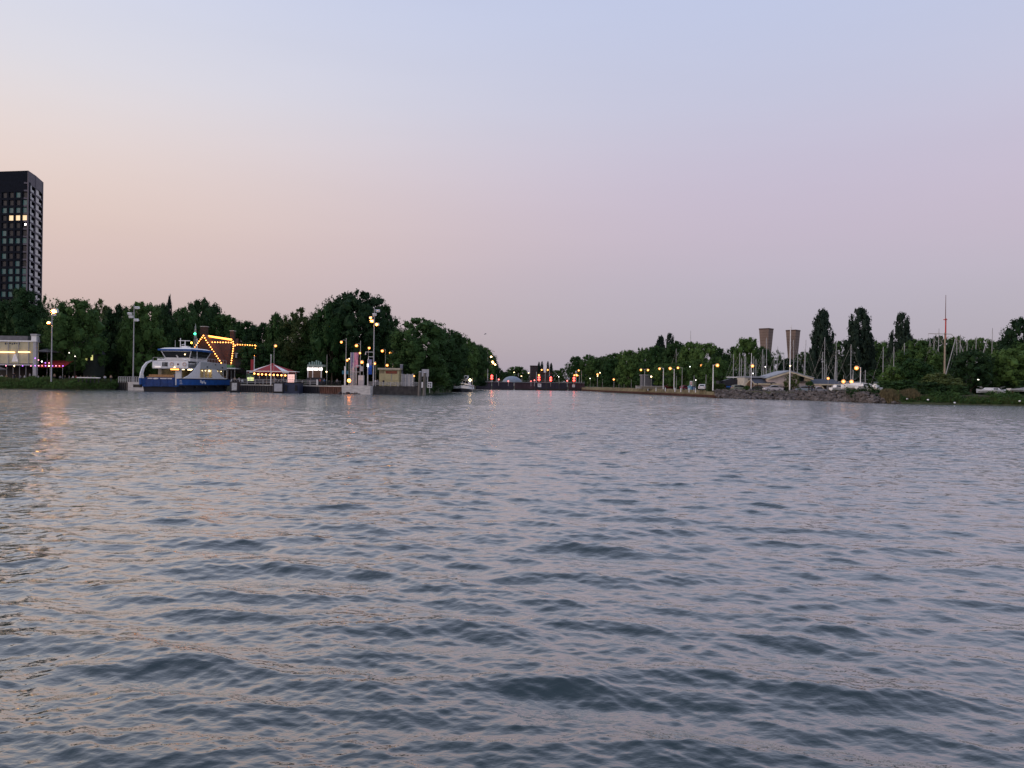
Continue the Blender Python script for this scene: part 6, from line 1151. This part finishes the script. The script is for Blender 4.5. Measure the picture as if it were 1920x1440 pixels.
# motor boats ashore
def motor_boat(px, D, L_, rot, label, z=GZ, m=WHITE, cab=True, group=None, zc=.4):
    t = thing('motor_boat', label, 'motor boat', P(px, D, z), rot, group)
    def ring(x, w_, zt): return [(x, -w_, zt), (x, -w_ * .8, zc + .35), (x, 0, zc), (x, w_ * .8, zc + .35), (x, w_, zt)]
    h = L_ * .16 + zc; W = L_ * .17
    MB().loft([ring(-L_ / 2, W * .85, h), ring(-L_ * .1, W, h * 1.02), ring(L_ * .25, W * .8, h * 1.1), ring(L_ * .45, W * .25, h * 1.2), ring(L_ * .5, .03, h * 1.24)]).build('hull', m, t)
    MB().cyl((-L_ * .48, -W, h * .97), (L_ * .3, -W * .75, h * 1.1), .05, n=4).build('rub_rail', BLACKS, t); MB().box(-L_ * .3, -L_ * .25, -W * .5, W * .5, 0, zc + .1).build('trailer_beam', RUST, t)
    if cab:
        MB().loft([[(-L_ * .3, -W * .7, h), (L_ * .2, -W * .55, h * 1.05), (L_ * .2, W * .55, h * 1.05), (-L_ * .3, W * .7, h)], [(-L_ * .27, -W * .6, h + L_ * .13), (L_ * .04, -W * .5, h + L_ * .13), (L_ * .04, W * .5, h + L_ * .13), (-L_ * .27, W * .6, h + L_ * .13)]]).build('cabin', WHITE, t)
        MB().box(-L_ * .24, 0, -W * .67, -W * .64, h + L_ * .04, h + L_ * .1).build('cabin_window', GLASSD, t)
        MB().tube([(L_ * .2, -W * .5, h), (L_ * .2, -W * .5, h + .6), (L_ * .46, 0, h + .8), (L_ * .2, W * .5, h + .6)], .025, 4).build('bow_rail', GALV, t)
G3 = 'motor boats ashore by the low amber lamps'
motor_boat(1575, 182, 5.2, .25, 'white boat with its bow right, just right of the boat house', group=G3); motor_boat(1599, 178, 5.2, math.pi - .3, 'white motor boat below the right low amber lamp', group=G3, z=GZ + .5)
motor_boat(1613, 186, 5, .8, 'white boat tucked behind the pale angled lamp post', group=G3, z=GZ + .4); motor_boat(1627, 176, 5.5, .1, 'bright white boat with pinkish cabin right of the angled lamp', group=G3, z=GZ + .3); motor_boat(1638, 172, 4.2, 1.9, 'rightmost white boat of the group, bow towards the water', group=G3, z=GZ + .3)
motor_boat(1588, 186, 4.6, 2.6, 'small white boat between the two low amber lamps', group=G3, z=GZ + .5); motor_boat(1648, 184, 4.5, .4, 'white boat partly hidden by bushes at the right of the group', group=G3, z=GZ + .7)
motor_boat(1374, 216, 9, .1, 'dark tarpaulin-covered boat behind the clipped hedge', m=mat('dark_tarpaulin', (.018, .02, .028), .6, var=.4), cab=False, z=GZ + .9)
t = Th('tarpaulin_ridge', 'black tarpaulin stretched high over the boat behind the hedge', 'tarpaulin', 1374, 214); MB().xz([t.l(1352, 722), t.l(1393, 724), t.l(1388, 713), t.l(1372, 709.5), t.l(1358, 714)], 0, 3).build('cover', MATS['dark_tarpaulin'], t.e); t.box('white_awning_bar', WHITE, 1363, 706.5, 1388, 708.2, .5, .9); t.box('bar_post', GALV, 1374.5, 664 + 44, 1375.2, 722, .55, .7)
motor_boat(1849, 168, 4.0, math.pi - .2, 'white boat with a dark bow cover on the grass at far right', z=GZ + .1); motor_boat(1869, 169, 4.0, 0, 'white trailer boat right of the one with the dark cover', z=GZ + .1)
t = Th('caravan', 'small white caravan beneath the trees at far right', 'caravan', 1872, 172); t.box('body', WHITE, 1864, 730.5, 1883, 741, 0, 2, zb=.4); t.box('window', GLASSD, 1868, 732.5, 1877, 735.5, -.03, -.002); q = t.l(1873, 742); MB().cyl((q[0], -.05, .3), (q[0], .25, .3), .3, n=10).build('wheel', TYRE, t.e)
motor_boat(1906, 170, 4.2, .2, 'white boat half hidden in dark bushes by the right edge', z=GZ + .5, cab=False)
t = thing('garden_lamp', 'small white light glowing in the dark tree at far right', 'lamp', P(1811, 172, GZ)); z = at(1811, 712, 172).z - GZ; MB().cyl((0, 0, 0), (0, 0, z), .04).build('pole', BLACKS, t); MB().ball((0, -4.5, z), .2, sz=.5).build('bulb', MATS['dim_white'], t); MB().cyl((0, 0, z + .1), (0, -4.5, z + .1), .03).build('arm', BLACKS, t)
for i, (px, py, D) in enumerate(((1740, 749.5, 155), (1790, 755, 151.5), (1701, 748, 157.5), (1912, 752, 150.5))):
    o = MB().ball((0, 0, 0), .22, 7, 5, .7).build('float', WHITE); o.location = at(px, py, D); tag(o, 'small white float in the shore plants, %s from the left' % ordw([1, 2, 0, 3][i]), 'float', 'white floats at the shore')
for r_ in PT.values():                                   # the patterns the trees were copied from
    for c in kids(r_): bpy.data.objects.remove(c)
    bpy.data.objects.remove(r_)
